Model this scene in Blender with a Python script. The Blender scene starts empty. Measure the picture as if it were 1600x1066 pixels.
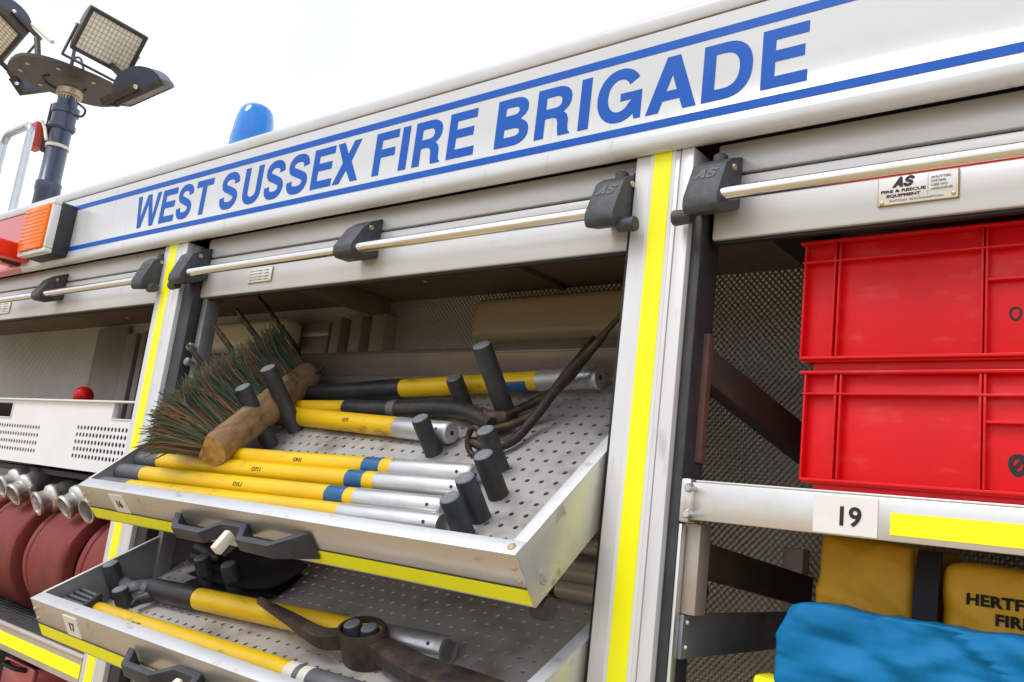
import bpy, bmesh, math, random
from mathutils import Vector, Matrix, noise
random.seed(7)
sc = bpy.context.scene
COL = sc.collection
R_ = math.radians

# ------------------------------------------------------------------ camera
# World: x along the vehicle side, y into the vehicle, z up; eye level is z = 0, ground z = -1.6.
F_PX = 1373.0
_X = Vector((1675, -65, -F_PX)).normalized()
_Z = Vector((852, -7066, F_PX)); _Z = (_Z - _X * _Z.dot(_X)).normalized()
_Y = _Z.cross(_X)
CAM = Vector((0, -1, 0))
def ray(u, v):
    c = Vector((u - 800, v - 533, F_PX))
    return Vector((_X.dot(c), _Y.dot(c), _Z.dot(c)))
def at(u, v, y=0.0):                       # point where the view ray meets the plane y = const
    r = ray(u, v)
    return CAM + r * ((y - CAM.y) / r.y)
def atz(u, v, z):
    r = ray(u, v)
    return CAM + r * ((z - CAM.z) / r.z)
cd = bpy.data.cameras.new('camera')
cam = bpy.data.objects.new('camera', cd); COL.objects.link(cam)
cd.sensor_width = 36; cd.lens = F_PX / 1600 * 36; cd.clip_start = .02; cd.clip_end = 500
cam.matrix_world = Matrix(((_X.x, -_X.y, -_X.z, CAM.x), (_Y.x, -_Y.y, -_Y.z, CAM.y), (_Z.x, -_Z.y, -_Z.z, CAM.z), (0, 0, 0, 1)))
sc.camera = cam

# ------------------------------------------------------------------ sky and sun (bright overcast)
SUN_EL, SUN_AZ = 52, 205          # azimuth measured from +y clockwise
w = bpy.data.worlds.new('World'); sc.world = w; w.use_nodes = True
nt = w.node_tree; nt.nodes.clear()
out = nt.nodes.new('ShaderNodeOutputWorld'); bg = nt.nodes.new('ShaderNodeBackground')
sky = nt.nodes.new('ShaderNodeTexSky'); sky.sky_type = 'NISHITA'; sky.sun_disc = False
sky.sun_elevation = R_(SUN_EL); sky.sun_rotation = R_(SUN_AZ)
tc = nt.nodes.new('ShaderNodeTexCoord'); nz = nt.nodes.new('ShaderNodeTexNoise')
nz.inputs['Scale'].default_value = 1.6; nz.inputs['Detail'].default_value = 4
ramp = nt.nodes.new('ShaderNodeValToRGB')
ramp.color_ramp.elements[0].position = .34; ramp.color_ramp.elements[0].color = (6.9, 7.3, 8.0, 1)
ramp.color_ramp.elements[1].position = .60; ramp.color_ramp.elements[1].color = (11.2, 11.6, 12.2, 1)
mx = nt.nodes.new('ShaderNodeMixRGB'); mx.inputs[0].default_value = .9
nt.links.new(tc.outputs['Generated'], nz.inputs['Vector']); nt.links.new(nz.outputs['Fac'], ramp.inputs['Fac'])
nt.links.new(sky.outputs['Color'], mx.inputs[1]); nt.links.new(ramp.outputs['Color'], mx.inputs[2])
nt.links.new(mx.outputs['Color'], bg.inputs['Color']); bg.inputs['Strength'].default_value = .1
nt.links.new(bg.outputs['Background'], out.inputs['Surface'])
sl = bpy.data.lights.new('sun', 'SUN'); sl.energy = 1.3; sl.angle = R_(25); sl.color = (1, .97, .93)
sun = bpy.data.objects.new('sun', sl); COL.objects.link(sun)
sd = Vector((math.sin(R_(SUN_AZ)) * math.cos(R_(SUN_EL)), math.cos(R_(SUN_AZ)) * math.cos(R_(SUN_EL)), math.sin(R_(SUN_EL))))
sun.rotation_euler = sd.to_track_quat('Z', 'Y').to_euler()
sc.view_settings.view_transform = 'Standard'; sc.view_settings.look = 'None'
sc.view_settings.exposure = .36; sc.view_settings.gamma = 1
sc.render.resolution_x = 1024; sc.render.resolution_y = 682

# ------------------------------------------------------------------ materials
MATS = {}
def mat(name, col, rough=.5, metal=0, var=0, vscale=12, vcol=None, vstretch=(1, 1, 1), bump=0, bscale=60, coat=0,
        streak=None, trans=0, ior=1.45, rvar=0, emboss=0, bstretch=(1, 1, 1), lo=.42, hi=.68, spec=.5, spots=None):
    m = bpy.data.materials.new(name); m.use_nodes = True; MATS[name] = m
    n = m.node_tree.nodes; L = m.node_tree.links; p = n['Principled BSDF']
    p.inputs['Base Color'].default_value = (*col, 1); p.inputs['Roughness'].default_value = rough
    p.inputs['Metallic'].default_value = metal; p.inputs['Coat Weight'].default_value = coat
    p.inputs['Coat Roughness'].default_value = .08; p.inputs['IOR'].default_value = ior
    p.inputs['Transmission Weight'].default_value = trans; p.inputs['Specular IOR Level'].default_value = spec
    t = n.new('ShaderNodeTexCoord')
    def nzn(scale, stretch, detail=5):
        mp = n.new('ShaderNodeMapping'); mp.inputs['Scale'].default_value = stretch
        L.new(t.outputs['Object'], mp.inputs['Vector'])
        k = n.new('ShaderNodeTexNoise'); k.inputs['Scale'].default_value = scale; k.inputs['Detail'].default_value = detail
        k.inputs['Roughness'].default_value = .62
        L.new(mp.outputs['Vector'], k.inputs['Vector']); return k
    def rmp(src, a, b):
        r = n.new('ShaderNodeMapRange'); r.inputs['From Min'].default_value = a; r.inputs['From Max'].default_value = b
        L.new(src, r.inputs['Value']); return r.outputs['Result']
    cur = None
    if var:
        k = nzn(vscale, vstretch); f = rmp(k.outputs['Fac'], lo, hi)
        mm = n.new('ShaderNodeMath'); mm.operation = 'MULTIPLY'; mm.inputs[1].default_value = var; L.new(f, mm.inputs[0])
        x = n.new('ShaderNodeMixRGB'); x.inputs[1].default_value = (*col, 1); x.inputs[2].default_value = (*(vcol or tuple(c * .5 for c in col)), 1)
        L.new(mm.outputs[0], x.inputs[0]); cur = x.outputs['Color']
        if rvar:
            rr = n.new('ShaderNodeMapRange'); rr.inputs['To Min'].default_value = rough; rr.inputs['To Max'].default_value = rough + rvar
            L.new(f, rr.inputs['Value']); L.new(rr.outputs['Result'], p.inputs['Roughness'])
    for sp in (streak, spots):
        if not sp: continue
        scol, sscale, sstr, a, b, amt = sp
        k = nzn(sscale, sstr, 3); f = rmp(k.outputs['Fac'], a, b)
        mm = n.new('ShaderNodeMath'); mm.operation = 'MULTIPLY'; mm.inputs[1].default_value = amt; L.new(f, mm.inputs[0])
        x = n.new('ShaderNodeMixRGB'); L.new(mm.outputs[0], x.inputs[0])
        if cur: L.new(cur, x.inputs[1])
        else: x.inputs[1].default_value = (*col, 1)
        x.inputs[2].default_value = (*scol, 1); cur = x.outputs['Color']
    if cur: L.new(cur, p.inputs['Base Color'])
    if bump:
        k = nzn(bscale, bstretch); b = n.new('ShaderNodeBump'); b.inputs['Strength'].default_value = bump; b.inputs['Distance'].default_value = .004
        L.new(k.outputs['Fac'], b.inputs['Height']); L.new(b.outputs['Normal'], p.inputs['Normal'])
    if emboss:                       # pressed diamond pattern of stucco aluminium sheet
        sx = n.new('ShaderNodeSeparateXYZ'); L.new(t.outputs['Object'], sx.inputs[0])
        nn = nzn(25, (1, 1, 1), 2)
        def mth(op, a, b=None):
            q = n.new('ShaderNodeMath'); q.operation = op
            for i, s in enumerate((a, b)):
                if s is None: continue
                if isinstance(s, (int, float)): q.inputs[i].default_value = s
                else: L.new(s, q.inputs[i])
            return q.outputs[0]
        xx = mth('ADD', sx.outputs['X'], mth('MULTIPLY', nn.outputs['Fac'], .006))
        xy = mth('ADD', xx, sx.outputs['Y']); zz = sx.outputs['Z']
        s1 = mth('SINE', mth('MULTIPLY', xy, emboss)); s2 = mth('SINE', mth('MULTIPLY', zz, emboss * .9))
        hgt = mth('MULTIPLY', s1, s2)
        b = n.new('ShaderNodeBump'); b.inputs['Strength'].default_value = .65; b.inputs['Distance'].default_value = .002
        L.new(hgt, b.inputs['Height']); L.new(b.outputs['Normal'], p.inputs['Normal'])
    return m
mat('white_paint', (.615, .635, .665), .26, 0, .5, 5, (.54, .55, .565), coat=.6, streak=((.27, .22, .16), 26, (1.6, 1, .05), .62, .74, .5), spots=((.40, .37, .33), 9, (1, 1, .6), .62, .80, .28), bump=.025, bscale=7)
mat('cap_paint', (.60, .61, .64), .35, 0, .5, 7, (.47, .47, .48), coat=.2, spots=((.34, .31, .27), 22, (.5, 1, 1), .63, .76, .4))
mat('red_paint', (.62, .10, .10), .25, 0, .3, 8, (.5, .16, .15), coat=.5)
mat('joint', (.16, .10, .05), .8, var=.6, vscale=20, vcol=(.35, .28, .18))
mat('blue_vinyl', (.0, .085, .47), .42, 0, .5, 9, (.008, .12, .50), spec=.3, streak=((.12, .17, .30), 26, (1.6, 1, .05), .63, .76, .5))
mat('slat', (.645, .65, .655), .32, .2, .6, 5, (.56, .55, .53), vstretch=(.6, 1, 5), spots=((.36, .26, .14), 14, (.5, 1, 1.5), .64, .78, .38), rvar=.15)
mat('post_metal', (.68, .68, .695), .34, .2, .5, 5, (.58, .58, .57), vstretch=(5, 5, .6), spots=((.26, .23, .19), 18, (2, 2, .5), .64, .76, .45), rvar=.12)
mat('fluor_yellow', (.94, .93, .0), .42, 0, .2, 9, (.90, .82, .01), spots=((.42, .38, .05), 26, (1, 1, 1), .69, .78, .5))
mat('strip_edge', (.70, .72, .70), .4)
mat('rubber', (.028, .029, .032), .55, var=.5, vscale=25, vcol=(.06, .06, .065))
mat('black', (.012, .012, .013), .6)
mat('bracket_plastic', (.042, .047, .055), .5, var=.6, vscale=70, vcol=(.085, .09, .10), bump=.25, bscale=220)
mat('emboss_grey', (.085, .092, .105), .5)
mat('handle_plastic', (.028, .034, .046), .38, var=.5, vscale=40, vcol=(.06, .066, .078), bump=.12, bscale=160)
mat('chrome', (.86, .85, .84), .10, 1, .4, 20, (.66, .63, .58), vstretch=(1, 4, 4), rvar=.12)
mat('dull_chrome', (.52, .53, .56), .16, 1, .4, 20, (.35, .35, .37))
mat('lip_metal', (.66, .68, .71), .40, .45, .6, 12, (.50, .50, .51), vstretch=(.5, 2, 2), rvar=.2, spots=((.22, .19, .16), 30, (.6, 1, 1), .64, .75, .5))
mat('aluminium', (.74, .735, .72), .33, .85, .5, 14, (.56, .54, .50), rvar=.2, bump=.04, bscale=90)
mat('tray_front', (.70, .665, .625), .28, .8, .5, 7, (.52, .48, .44), vstretch=(.4, 2, 4), rvar=.2, spots=((.22, .18, .14), 24, (.7, 1, 1), .64, .76, .45))
mat('tray_side', (.64, .65, .59), .40, .65, .7, 8, (.46, .465, .40), spots=((.13, .12, .10), 22, (1, 1, 1), .60, .72, .6), rvar=.25, bump=.06, bscale=40)
mat('tray_floor', (.57, .56, .55), .44, .5, .9, 7, (.34, .32, .30), spots=((.15, .115, .09), 8, (1, 1, 1), .49, .66, .7), rvar=.25, bump=.05, bscale=30)
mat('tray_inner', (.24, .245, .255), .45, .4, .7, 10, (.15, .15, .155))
mat('tray_back', (.40, .345, .29), .42, .5, .7, 6, (.24, .195, .15), vstretch=(.4, 1, 1))
mat('tray_floor_dirty', (.60, .57, .545), .5, .4, .7, 5, (.40, .36, .33), spots=((.12, .08, .055), 6, (1, 1, 1), .50, .72, .8), rvar=.2)
mat('peg_rubber', (.034, .037, .041), .5, var=.6, vscale=40, vcol=(.075, .08, .085), bump=.1, bscale=120)
mat('peg_top', (.16, .175, .20), .6, var=.6, vscale=60, vcol=(.24, .25, .27))
mat('peg_rust', (.035, .034, .034), .6, var=.8, vscale=16, vcol=(.20, .075, .016), lo=.52, hi=.75)
mat('yellow_shaft', (.84, .54, .004), .34, 0, .7, 11, (.64, .36, .012), vstretch=(.45, 2, 2), coat=.15, spots=((.10, .065, .02), 26, (.4, 1, 1), .585, .72, .8), bump=.06, bscale=50, rvar=.2)
mat('grey_socket', (.105, .112, .125), .48, .2, .6, 25, (.16, .165, .175), bump=.08, bscale=90)
mat('dark_socket', (.030, .033, .038), .42, .3, .7, 20, (.075, .065, .055), bump=.12, bscale=80)
mat('blue_tape', (.012, .10, .26), .35, 0, .6, 30, (.06, .16, .30), spots=((.6, .5, .1), 60, (1, 1, 1), .69, .74, .6))
mat('silver_tube', (.68, .69, .705), .30, .7, .7, 16, (.44, .43, .42), vstretch=(.6, 1, 1), spots=((.15, .10, .075), 26, (1, 1, 1), .64, .75, .65), rvar=.25, bump=.05, bscale=60)
mat('worn_steel', (.60, .61, .63), .30, .8, .6, 30, (.36, .33, .30), rvar=.25)
mat('rusty_steel', (.075, .058, .050), .5, .5, .9, 22, (.14, .085, .052), spots=((.032, .030, .030), 14, (1, 1, 1), .50, .64, .85), bump=.5, bscale=70, rvar=.15)
mat('fork_steel', (.040, .033, .028), .5, .5, .9, 30, (.16, .075, .022), bump=.4, bscale=90, lo=.5)
mat('wood', (.33, .205, .105), .66, 0, .9, 10, (.17, .095, .045), vstretch=(4, .25, 4), spots=((.055, .032, .018), 15, (1, 1, 1), .58, .70, .75), bump=.5, bscale=50, bstretch=(4, .2, 4))
mat('wood_end', (.50, .30, .09), .7, 0, .9, 60, (.16, .08, .03))
mat('bristle_green', (.075, .135, .088), .55, 0, .8, 25, (.13, .15, .105))
mat('bristle_tan', (.33, .235, .15), .55, 0, .6, 30, (.2, .13, .09))
mat('bristle_brown', (.27, .125, .08), .55, 0, .7, 30, (.15, .10, .065))
mat('stucco', (.46, .455, .445), .34, .6, .6, 3, (.34, .33, .315), emboss=540)
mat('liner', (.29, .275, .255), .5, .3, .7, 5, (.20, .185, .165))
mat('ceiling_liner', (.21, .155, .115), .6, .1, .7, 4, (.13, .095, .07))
mat('frame_alu', (.52, .47, .41), .45, .5, .6, 8, (.36, .31, .26))
mat('galvanised', (.30, .34, .40), .38, .7, .7, 14, (.18, .21, .26), rvar=.2)
mat('brace', (.055, .042, .036), .55, .3, .7, 20, (.10, .06, .045))
mat('rust_plate', (.14, .07, .058), .6, .2, .8, 14, (.085, .045, .04))
mat('lamp_plastic', (.46, .40, .28), .35, 0, .4, 4, (.38, .32, .21), trans=.12)
mat('red_plastic', (.70, .004, .008), .36, 0, .6, 5, (.52, .006, .010), bump=.06, bscale=12, spec=.4, spots=((.62, .10, .09), 13, (1, 1, 2.5), .56, .74, .5), rvar=.2)
mat('marker', (.012, .012, .016), .5)
mat('white_label', (.80, .77, .75), .45, var=.3, vscale=30, vcol=(.7, .66, .63))
mat('yellow_bag', (.64, .33, .008), .55, 0, .5, 9, (.50, .24, .008), bump=.3, bscale=45, spots=((.20, .11, .02), 12, (1, 1, 1), .60, .75, .5))
mat('blue_bag', (.0, .17, .40), .62, 0, .5, 6, (.0, .12, .31), bump=.25, bscale=60, spec=.3)
mat('strap', (.012, .012, .014), .8, bump=.3, bscale=300)
mat('white_crate', (.78, .775, .79), .4, 0, .4, 5, (.69, .68, .68), spots=((.45, .38, .3), 14, (1, 1, 1), .70, .80, .3))
mat('crate_inner_shade', (.10, .10, .10), .7)  # inside of the white crate, coloured dark to stand in for its shade
mat('hose_red', (.20, .018, .020), .62, 0, .8, 7, (.21, .05, .022), bump=.4, bscale=260, bstretch=(1, .4, .4), spots=((.10, .016, .020), 6, (1, .6, .6), .50, .66, .6))
mat('hose_dark', (.055, .055, .06), .75, 0, .7, 30, (.09, .075, .055), bump=.35, bscale=160)
mat('coupling_alloy', (.62, .60, .57), .34, .9, .6, 24, (.42, .38, .33), rvar=.25, bump=.08, bscale=80)
mat('mat_rubber', (.06, .058, .06), .5, var=.6, vscale=18, vcol=(.11, .105, .105))
mat('amber_lens', (.95, .20, .0), .22, 0, .3, 10, (.88, .14, .0), spec=.3)
mat('red_lens', (.90, .03, .004), .25, spec=.3)
mat('bezel', (.76, .75, .73), .25, .1, coat=.5)
mat('blue_lens', (.0, .25, .80), .14, 0, .6, 10, (.0, .13, .56), coat=.6, trans=.25)
mat('mast_paint', (.05, .068, .11), .30, .3, .4, 20, (.08, .09, .12), coat=.3)
mat('lamp_housing', (.052, .068, .105), .38, .2, .4, 30, (.085, .09, .11))
mat('lamp_frame', (.045, .038, .035), .5, .3, .7, 30, (.09, .055, .035))
mat('lamp_plate', (.085, .072, .062), .5, .3, .5, 20, (.055, .045, .04))
mat('lamp_glass', (.86, .80, .64), .2, 0, .3, 40, (.74, .68, .52), coat=1)
mat('lamp_grille', (.34, .30, .23), .5, .3)
mat('brass', (.55, .42, .26), .4, .6)
mat('red_bracket', (.58, .06, .055), .5, var=.5, vscale=40, vcol=(.45, .12, .1))
mat('cable', (.02, .022, .026), .6)
mat('soil', (.42, .305, .16), .9, 0, .7, 3, (.33, .235, .12), bump=.4, bscale=20)
mat('grey_print', (.30, .29, .31), .6)
mat('gold_edge', (.40, .27, .08), .5, .3)
mat('ivory', (.70, .66, .55), .4)

# ------------------------------------------------------------------ mesh helpers
class MB:
    def __init__(s): s.v = []; s.f = []; s.m = []; s.mi = 0
    def add(s, vs, fs):
        o = len(s.v); s.v += [Vector(q) for q in vs]
        for f in fs: s.f.append(tuple(i + o for i in f)); s.m.append(s.mi)
        return s
    def box(s, x0, x1, y0, y1, z0, z1):
        return s.add([(x0, y0, z0), (x1, y0, z0), (x1, y1, z0), (x0, y1, z0), (x0, y0, z1), (x1, y0, z1), (x1, y1, z1), (x0, y1, z1)],
                     [(0, 3, 2, 1), (4, 5, 6, 7), (0, 1, 5, 4), (1, 2, 6, 5), (2, 3, 7, 6), (3, 0, 4, 7)])
    def obox(s, c, ax, ay, az):            # oriented box: centre and half-axis vectors
        c, ax, ay, az = map(Vector, (c, ax, ay, az))
        vs = [c + ax * i + ay * j + az * k for k in (-1, 1) for j in (-1, 1) for i in (-1, 1)]
        return s.add(vs, [(0, 2, 3, 1), (4, 5, 7, 6), (0, 1, 5, 4), (1, 3, 7, 5), (3, 2, 6, 7), (2, 0, 4, 6)])
    def prism(s, poly, a0, a1, axis='x'):
        n = len(poly)
        def P(q, a):
            return (a, q[0], q[1]) if axis == 'x' else ((q[0], a, q[1]) if axis == 'y' else (q[0], q[1], a))
        vs = [P(q, a0) for q in poly] + [P(q, a1) for q in poly]
        fs = [tuple(range(n - 1, -1, -1)), tuple(range(n, 2 * n))] + [(i, (i + 1) % n, (i + 1) % n + n, i + n) for i in range(n)]
        return s.add(vs, fs)
    def tube(s, pts, rad, n=14, cap=True, flat=None):
        pts = [Vector(p) for p in pts]
        if not isinstance(rad, (list, tuple)): rad = [rad] * len(pts)
        dirs = []
        for i in range(len(pts)):
            a = pts[max(i - 1, 0)]; b = pts[min(i + 1, len(pts) - 1)]
            d = b - a
            if d.length < 1e-9: d = pts[-1] - pts[0]
            dirs.append(d.normalized())
        d0 = dirs[0]; up = Vector((0, 0, 1)) if abs(d0.z) < .9 else Vector((1, 0, 0))
        e1 = d0.cross(up).normalized(); vs = []; fs = []
        for i, p in enumerate(pts):
            d = dirs[i]; e1 = (e1 - d * e1.dot(d)).normalized(); e2 = d.cross(e1)
            for k in range(n):
                a = 2 * math.pi * k / n
                vs.append(p + (e1 * math.cos(a) + e2 * math.sin(a) * (flat or 1)) * rad[i])
        for i in range(len(pts) - 1):
            for k in range(n):
                k2 = (k + 1) % n
                fs.append((i * n + k, i * n + k2, (i + 1) * n + k2, (i + 1) * n + k))
        if cap:
            fs.append(tuple(range(n - 1, -1, -1))); b = (len(pts) - 1) * n; fs.append(tuple(range(b, b + n)))
        return s.add(vs, fs)
    def rod(s, a, b, prof, n=20, cap=True):   # prof: list of (fraction or metres along, radius)
        a, b = Vector(a), Vector(b); d = (b - a).normalized()
        return s.tube([a + d * t for t, _ in prof], [r for _, r in prof], n, cap)
    def pipe(s, a, b, r, ri, n=20):           # hollow tube, open ends
        a, b = Vector(a), Vector(b); d = (b - a).normalized(); L = (b - a).length
        return s.tube([a + d * .004, a, a, a + d * .004, b - d * .004, b, b, b - d * .02, a + d * .004][1:8],
                      [ri, r * .97, r, r, r * .97, ri, ri], n, True)
    def mesh(s, name, origin=Vector((0, 0, 0)), bevel=0, smooth=True, ang=38, seg=2):
        me = bpy.data.meshes.new(name)
        me.from_pydata([tuple(q - origin) for q in s.v], [], s.f)
        me.update()
        for p, k in zip(me.polygons, s.m): p.material_index = k
        bm = bmesh.new(); bm.from_mesh(me)
        bmesh.ops.recalc_face_normals(bm, faces=bm.faces)
        if bevel:
            es = [e for e in bm.edges if len(e.link_faces) == 2 and e.calc_face_angle(0) > R_(30)]
            bmesh.ops.bevel(bm, geom=es, offset=bevel, segments=seg, profile=.5, affect='EDGES', clamp_overlap=True)
        bm.to_mesh(me); bm.free()
        if smooth:
            me.shade_smooth(); me.set_sharp_from_angle(angle=R_(ang))
        return me
def link(name, me, mats, parent=None):
    o = bpy.data.objects.new(name, me); COL.objects.link(o)
    for m in ([mats] if isinstance(mats, str) else mats): me.materials.append(MATS[m])
    if parent: o.parent = parent
    return o
class Thing:                                  # an Empty at the thing's base, with its frame
    def __init__(s, name, label, cat, origin, frame=Matrix(), group=None):
        s.o = Vector(origin); s.root = bpy.data.objects.new(name, None); COL.objects.link(s.root)
        s.root.empty_display_size = .05
        s.root.matrix_world = frame @ Matrix.Translation(s.o)
        s.root['label'] = label; s.root['category'] = cat
        if group: s.root['group'] = group
    def part(s, name, mb, mats, under=None, bevel=0, smooth=True, ang=38, kind=None, label=None, seg=2):
        me = mb.mesh(name, s.o, bevel, smooth, ang, seg) if isinstance(mb, MB) else mb
        o = link(name, me, mats, under or s.root)
        if kind: o['kind'] = kind
        if label: o['label'] = label
        return o
def mesh_place(me, origin, right, up, off):   # put a flat mesh (x right, y up, z out) into place
    right, up = Vector(right), Vector(up); nrm = right.normalized().cross(up.normalized())
    for v in me.vertices:
        c = v.co; v.co = Vector(origin) + right * c.x + up * c.y + nrm * c.z - off
    return me
def curve_mesh(loops, depth):
    cu = bpy.data.curves.new('outline', 'CURVE'); cu.dimensions = '2D'; cu.fill_mode = 'BOTH'; cu.extrude = depth
    for lp in loops:
        sp = cu.splines.new('POLY'); sp.points.add(len(lp) - 1); sp.use_cyclic_u = True
        for q, p in zip(lp, sp.points): p.co = (q[0], q[1], 0, 1)
    ob = bpy.data.objects.new('outline', cu); COL.objects.link(ob)
    dg = bpy.context.evaluated_depsgraph_get(); dg.update()
    me = bpy.data.meshes.new_from_object(ob.evaluated_get(dg))
    bpy.data.objects.remove(ob); bpy.data.curves.remove(cu); me.materials.clear()
    return me
def text_mesh(txt, size, depth=.0004, bold=0, align='LEFT', spacing=1, shear=0):
    cu = bpy.data.curves.new('text', 'FONT'); cu.body = txt; cu.size = size; cu.extrude = depth; cu.offset = bold
    cu.align_x = align; cu.space_character = spacing; cu.resolution_u = 4; cu.shear = shear
    ob = bpy.data.objects.new('text', cu); COL.objects.link(ob)
    dg = bpy.context.evaluated_depsgraph_get(); dg.update()
    me = bpy.data.meshes.new_from_object(ob.evaluated_get(dg))
    bpy.data.objects.remove(ob); bpy.data.curves.remove(cu); me.materials.clear()
    return me
def ell(cx, cy, rx, ry, a0, a1, n=14, p=1.0):
    o = []
    for i in range(n + 1):
        a = R_(a0 + (a1 - a0) * i / n); c, s_ = math.cos(a), math.sin(a)
        o.append((cx + rx * math.copysign(abs(c) ** p, c), cy + ry * math.copysign(abs(s_) ** p, s_)))
    return o
def catmull(P, k=5, closed=False):
    o = []
    for i in range(len(P) - 1):
        p0 = Vector(P[max(i - 1, 0)]); p1 = Vector(P[i]); p2 = Vector(P[i + 1]); p3 = Vector(P[min(i + 2, len(P) - 1)])
        for j in range(k):
            t = j / k
            o.append(.5 * ((2 * p1) + (p2 - p0) * t + (2 * p0 - 5 * p1 + 4 * p2 - p3) * t * t + (3 * p1 - p0 - 3 * p2 + p3) * t ** 3))
    o.append(Vector(P[-1])); return o
def glyph(ch, w, H, s, t):
    m = H / 2
    if ch == 'I': return [[(0, 0), (w, 0), (w, H), (0, H)]]
    if ch == 'E':
        k = H * .53
        return [[(0, 0), (w, 0), (w, t), (s, t), (s, k - t / 2), (w * .93, k - t / 2), (w * .93, k + t / 2), (s, k + t / 2), (s, H - t), (w, H - t), (w, H), (0, H)]]
    if ch == 'F':
        k = H * .50
        return [[(0, 0), (s, 0), (s, k - t / 2), (w * .90, k - t / 2), (w * .90, k + t / 2), (s, k + t / 2), (s, H - t), (w, H - t), (w, H), (0, H)]]
    if ch == 'T':
        a, b = (w - s) / 2, (w + s) / 2
        return [[(a, 0), (b, 0), (b, H - t), (w, H - t), (w, H), (0, H), (0, H - t), (a, H - t)]]
    if ch == 'U':
        return [[(0, H)] + ell(w / 2, .36 * H, w / 2, .36 * H + .012 * H, 180, 360, 16, .85) + [(w, H), (w - s, H)] + ell(w / 2, .36 * H, w / 2 - s, .36 * H - t, 360, 180, 16, .85) + [(s, H)]]
    if ch == 'D':
        return [[(0, 0)] + ell(w * .45, m, w * .55, m, -90, 90, 20, .88) + [(0, H)], [(s, t)] + ell(w * .42, m, w * .58 - s, m - t, -90, 90, 18, .85) + [(s, H - t)]]
    if ch == 'B':
        return [[(0, 0)] + ell(w * .52, .27 * H, w * .48, .27 * H, -90, 62, 14, .88) + ell(w * .5, .76 * H, w * .44, .24 * H, -58, 90, 14, .88) + [(0, H)],
                [(s, t)] + ell(w * .5, .275 * H, w * .5 - s, .275 * H - t, -90, 90, 12, .8) + [(s, .55 * H - t)],
                [(s, .45 * H + t)] + ell(w * .48, (.45 * H + t + H - t) / 2, w * .46 - s, (.55 * H - 2 * t) / 2, -90, 90, 12, .8) + [(s, H - t)]]
    if ch == 'R':
        return [[(0, 0), (s, 0), (s, .385 * H), (w * .48, .385 * H), (w * .58, .36 * H), (w * .635, .28 * H), (w * .65, .12 * H), (w * .68, 0),
                 (w, 0), (w, .03 * H), (w * .95, .06 * H), (w * .93, .16 * H), (w * .925, .30 * H), (w * .88, .40 * H), (w * .78, .465 * H)]
                + ell(w * .52, .72 * H, w * .46, .28 * H, -42, 90, 14, .88) + [(0, H)],
                [(s, .385 * H + t)] + ell(w * .5, (.385 * H + H) / 2, w * .48 - s, (.615 * H - 2 * t) / 2, -90, 90, 12, .8) + [(s, H - t)]]
    if ch == 'A':
        s1 = s * 1.12; g = .37 * w; k1, k2 = .2, .37; ka = (w - 2 * s1) / (2 * g)
        return [[(0, 0), (s1, 0), (s1 + g * k1, k1 * H), (w - s1 - g * k1, k1 * H), (w - s1, 0), (w, 0), (w - g, H), (g, H)],
                [(s1 + g * k2, k2 * H), (w - s1 - g * k2, k2 * H), (w / 2, ka * H)]]
    if ch == 'X':
        q = s * 1.12; c = .18 * w / 2
        return [[(0, 0), (q, 0), (w / 2, m - .20 * H), (w - q, 0), (w, 0), (w / 2 + q * .62, m), (w * .97, H), (w * .97 - q, H), (w / 2, m + .20 * H), (w * .03 + q, H), (w * .03, H), (w / 2 - q * .62, m)]]
    if ch == 'W':
        q = s * .98; d = .235 * w
        return [[(d - q * .45, 0), (d + q * .5, 0), (w / 2, .72 * H), (w - d - q * .5, 0), (w - d + q * .45, 0), (w, H), (w - q, H), (w - d, .30 * H), (w / 2 + q * .5, H), (w / 2 - q * .5, H), (d, .30 * H), (q, H), (0, H)]]
    if ch == 'S':
        c = [(1, .72), (.95, .86), (.79, .96), (.5, 1.0), (.22, .965), (.06, .86), (.04, .73), (.15, .615), (.38, .55), (.63, .475), (.88, .39), (.99, .26), (.92, .11), (.74, .02), (.48, 0), (.2, .03), (.04, .14), (0, .29)]
        hs = (s * .94) / 2
        P = catmull([(hs + x * (w - 2 * hs), hs * .84 + y * (H - 2 * hs * .84)) for x, y in c], 4)
        a, b = [], []
        for i, p in enumerate(P):
            d = (P[min(i + 1, len(P) - 1)] - P[max(i - 1, 0)]).normalized(); nn = Vector((-d.y, d.x))
            a.append(tuple(p + nn * hs)); b.append(tuple(p - nn * hs))
        return [a + b[::-1]]
    if ch == 'G':
        o = ell(w * .5, m, w * .5, m * 1.02, 33, 305, 30, .95); i_ = ell(w * .5, m, w * .5 - s * 1.02, m - t, 325, 33, 26, .95)
        return [o + [(w * .83, .11 * H), (w * .86, .005 * H), (w, .005 * H), (w, .53 * H), (w * .53, .53 * H), (w * .53, .385 * H), (w * .79, .385 * H)] + i_]
    return []

# ------------------------------------------------------------------ ground
g = MB(); g.add([(-60, -60, -1.6), (60, -60, -1.6), (60, 60, -1.6), (-60, 60, -1.6)], [(0, 1, 2, 3)])
go = link('ground', g.mesh('ground', smooth=False), 'soil'); go['kind'] = 'structure'

# ------------------------------------------------------------------ the fire engine body
XL, XR = -6.2, 1.1
fe = Thing('fire_engine', 'white fire engine side with blue lettering and open equipment lockers', 'fire engine', (-2.5, 1.1, -1.6))
PY = -.02
ZJ = at(800, 112.7, PY).z
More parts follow.
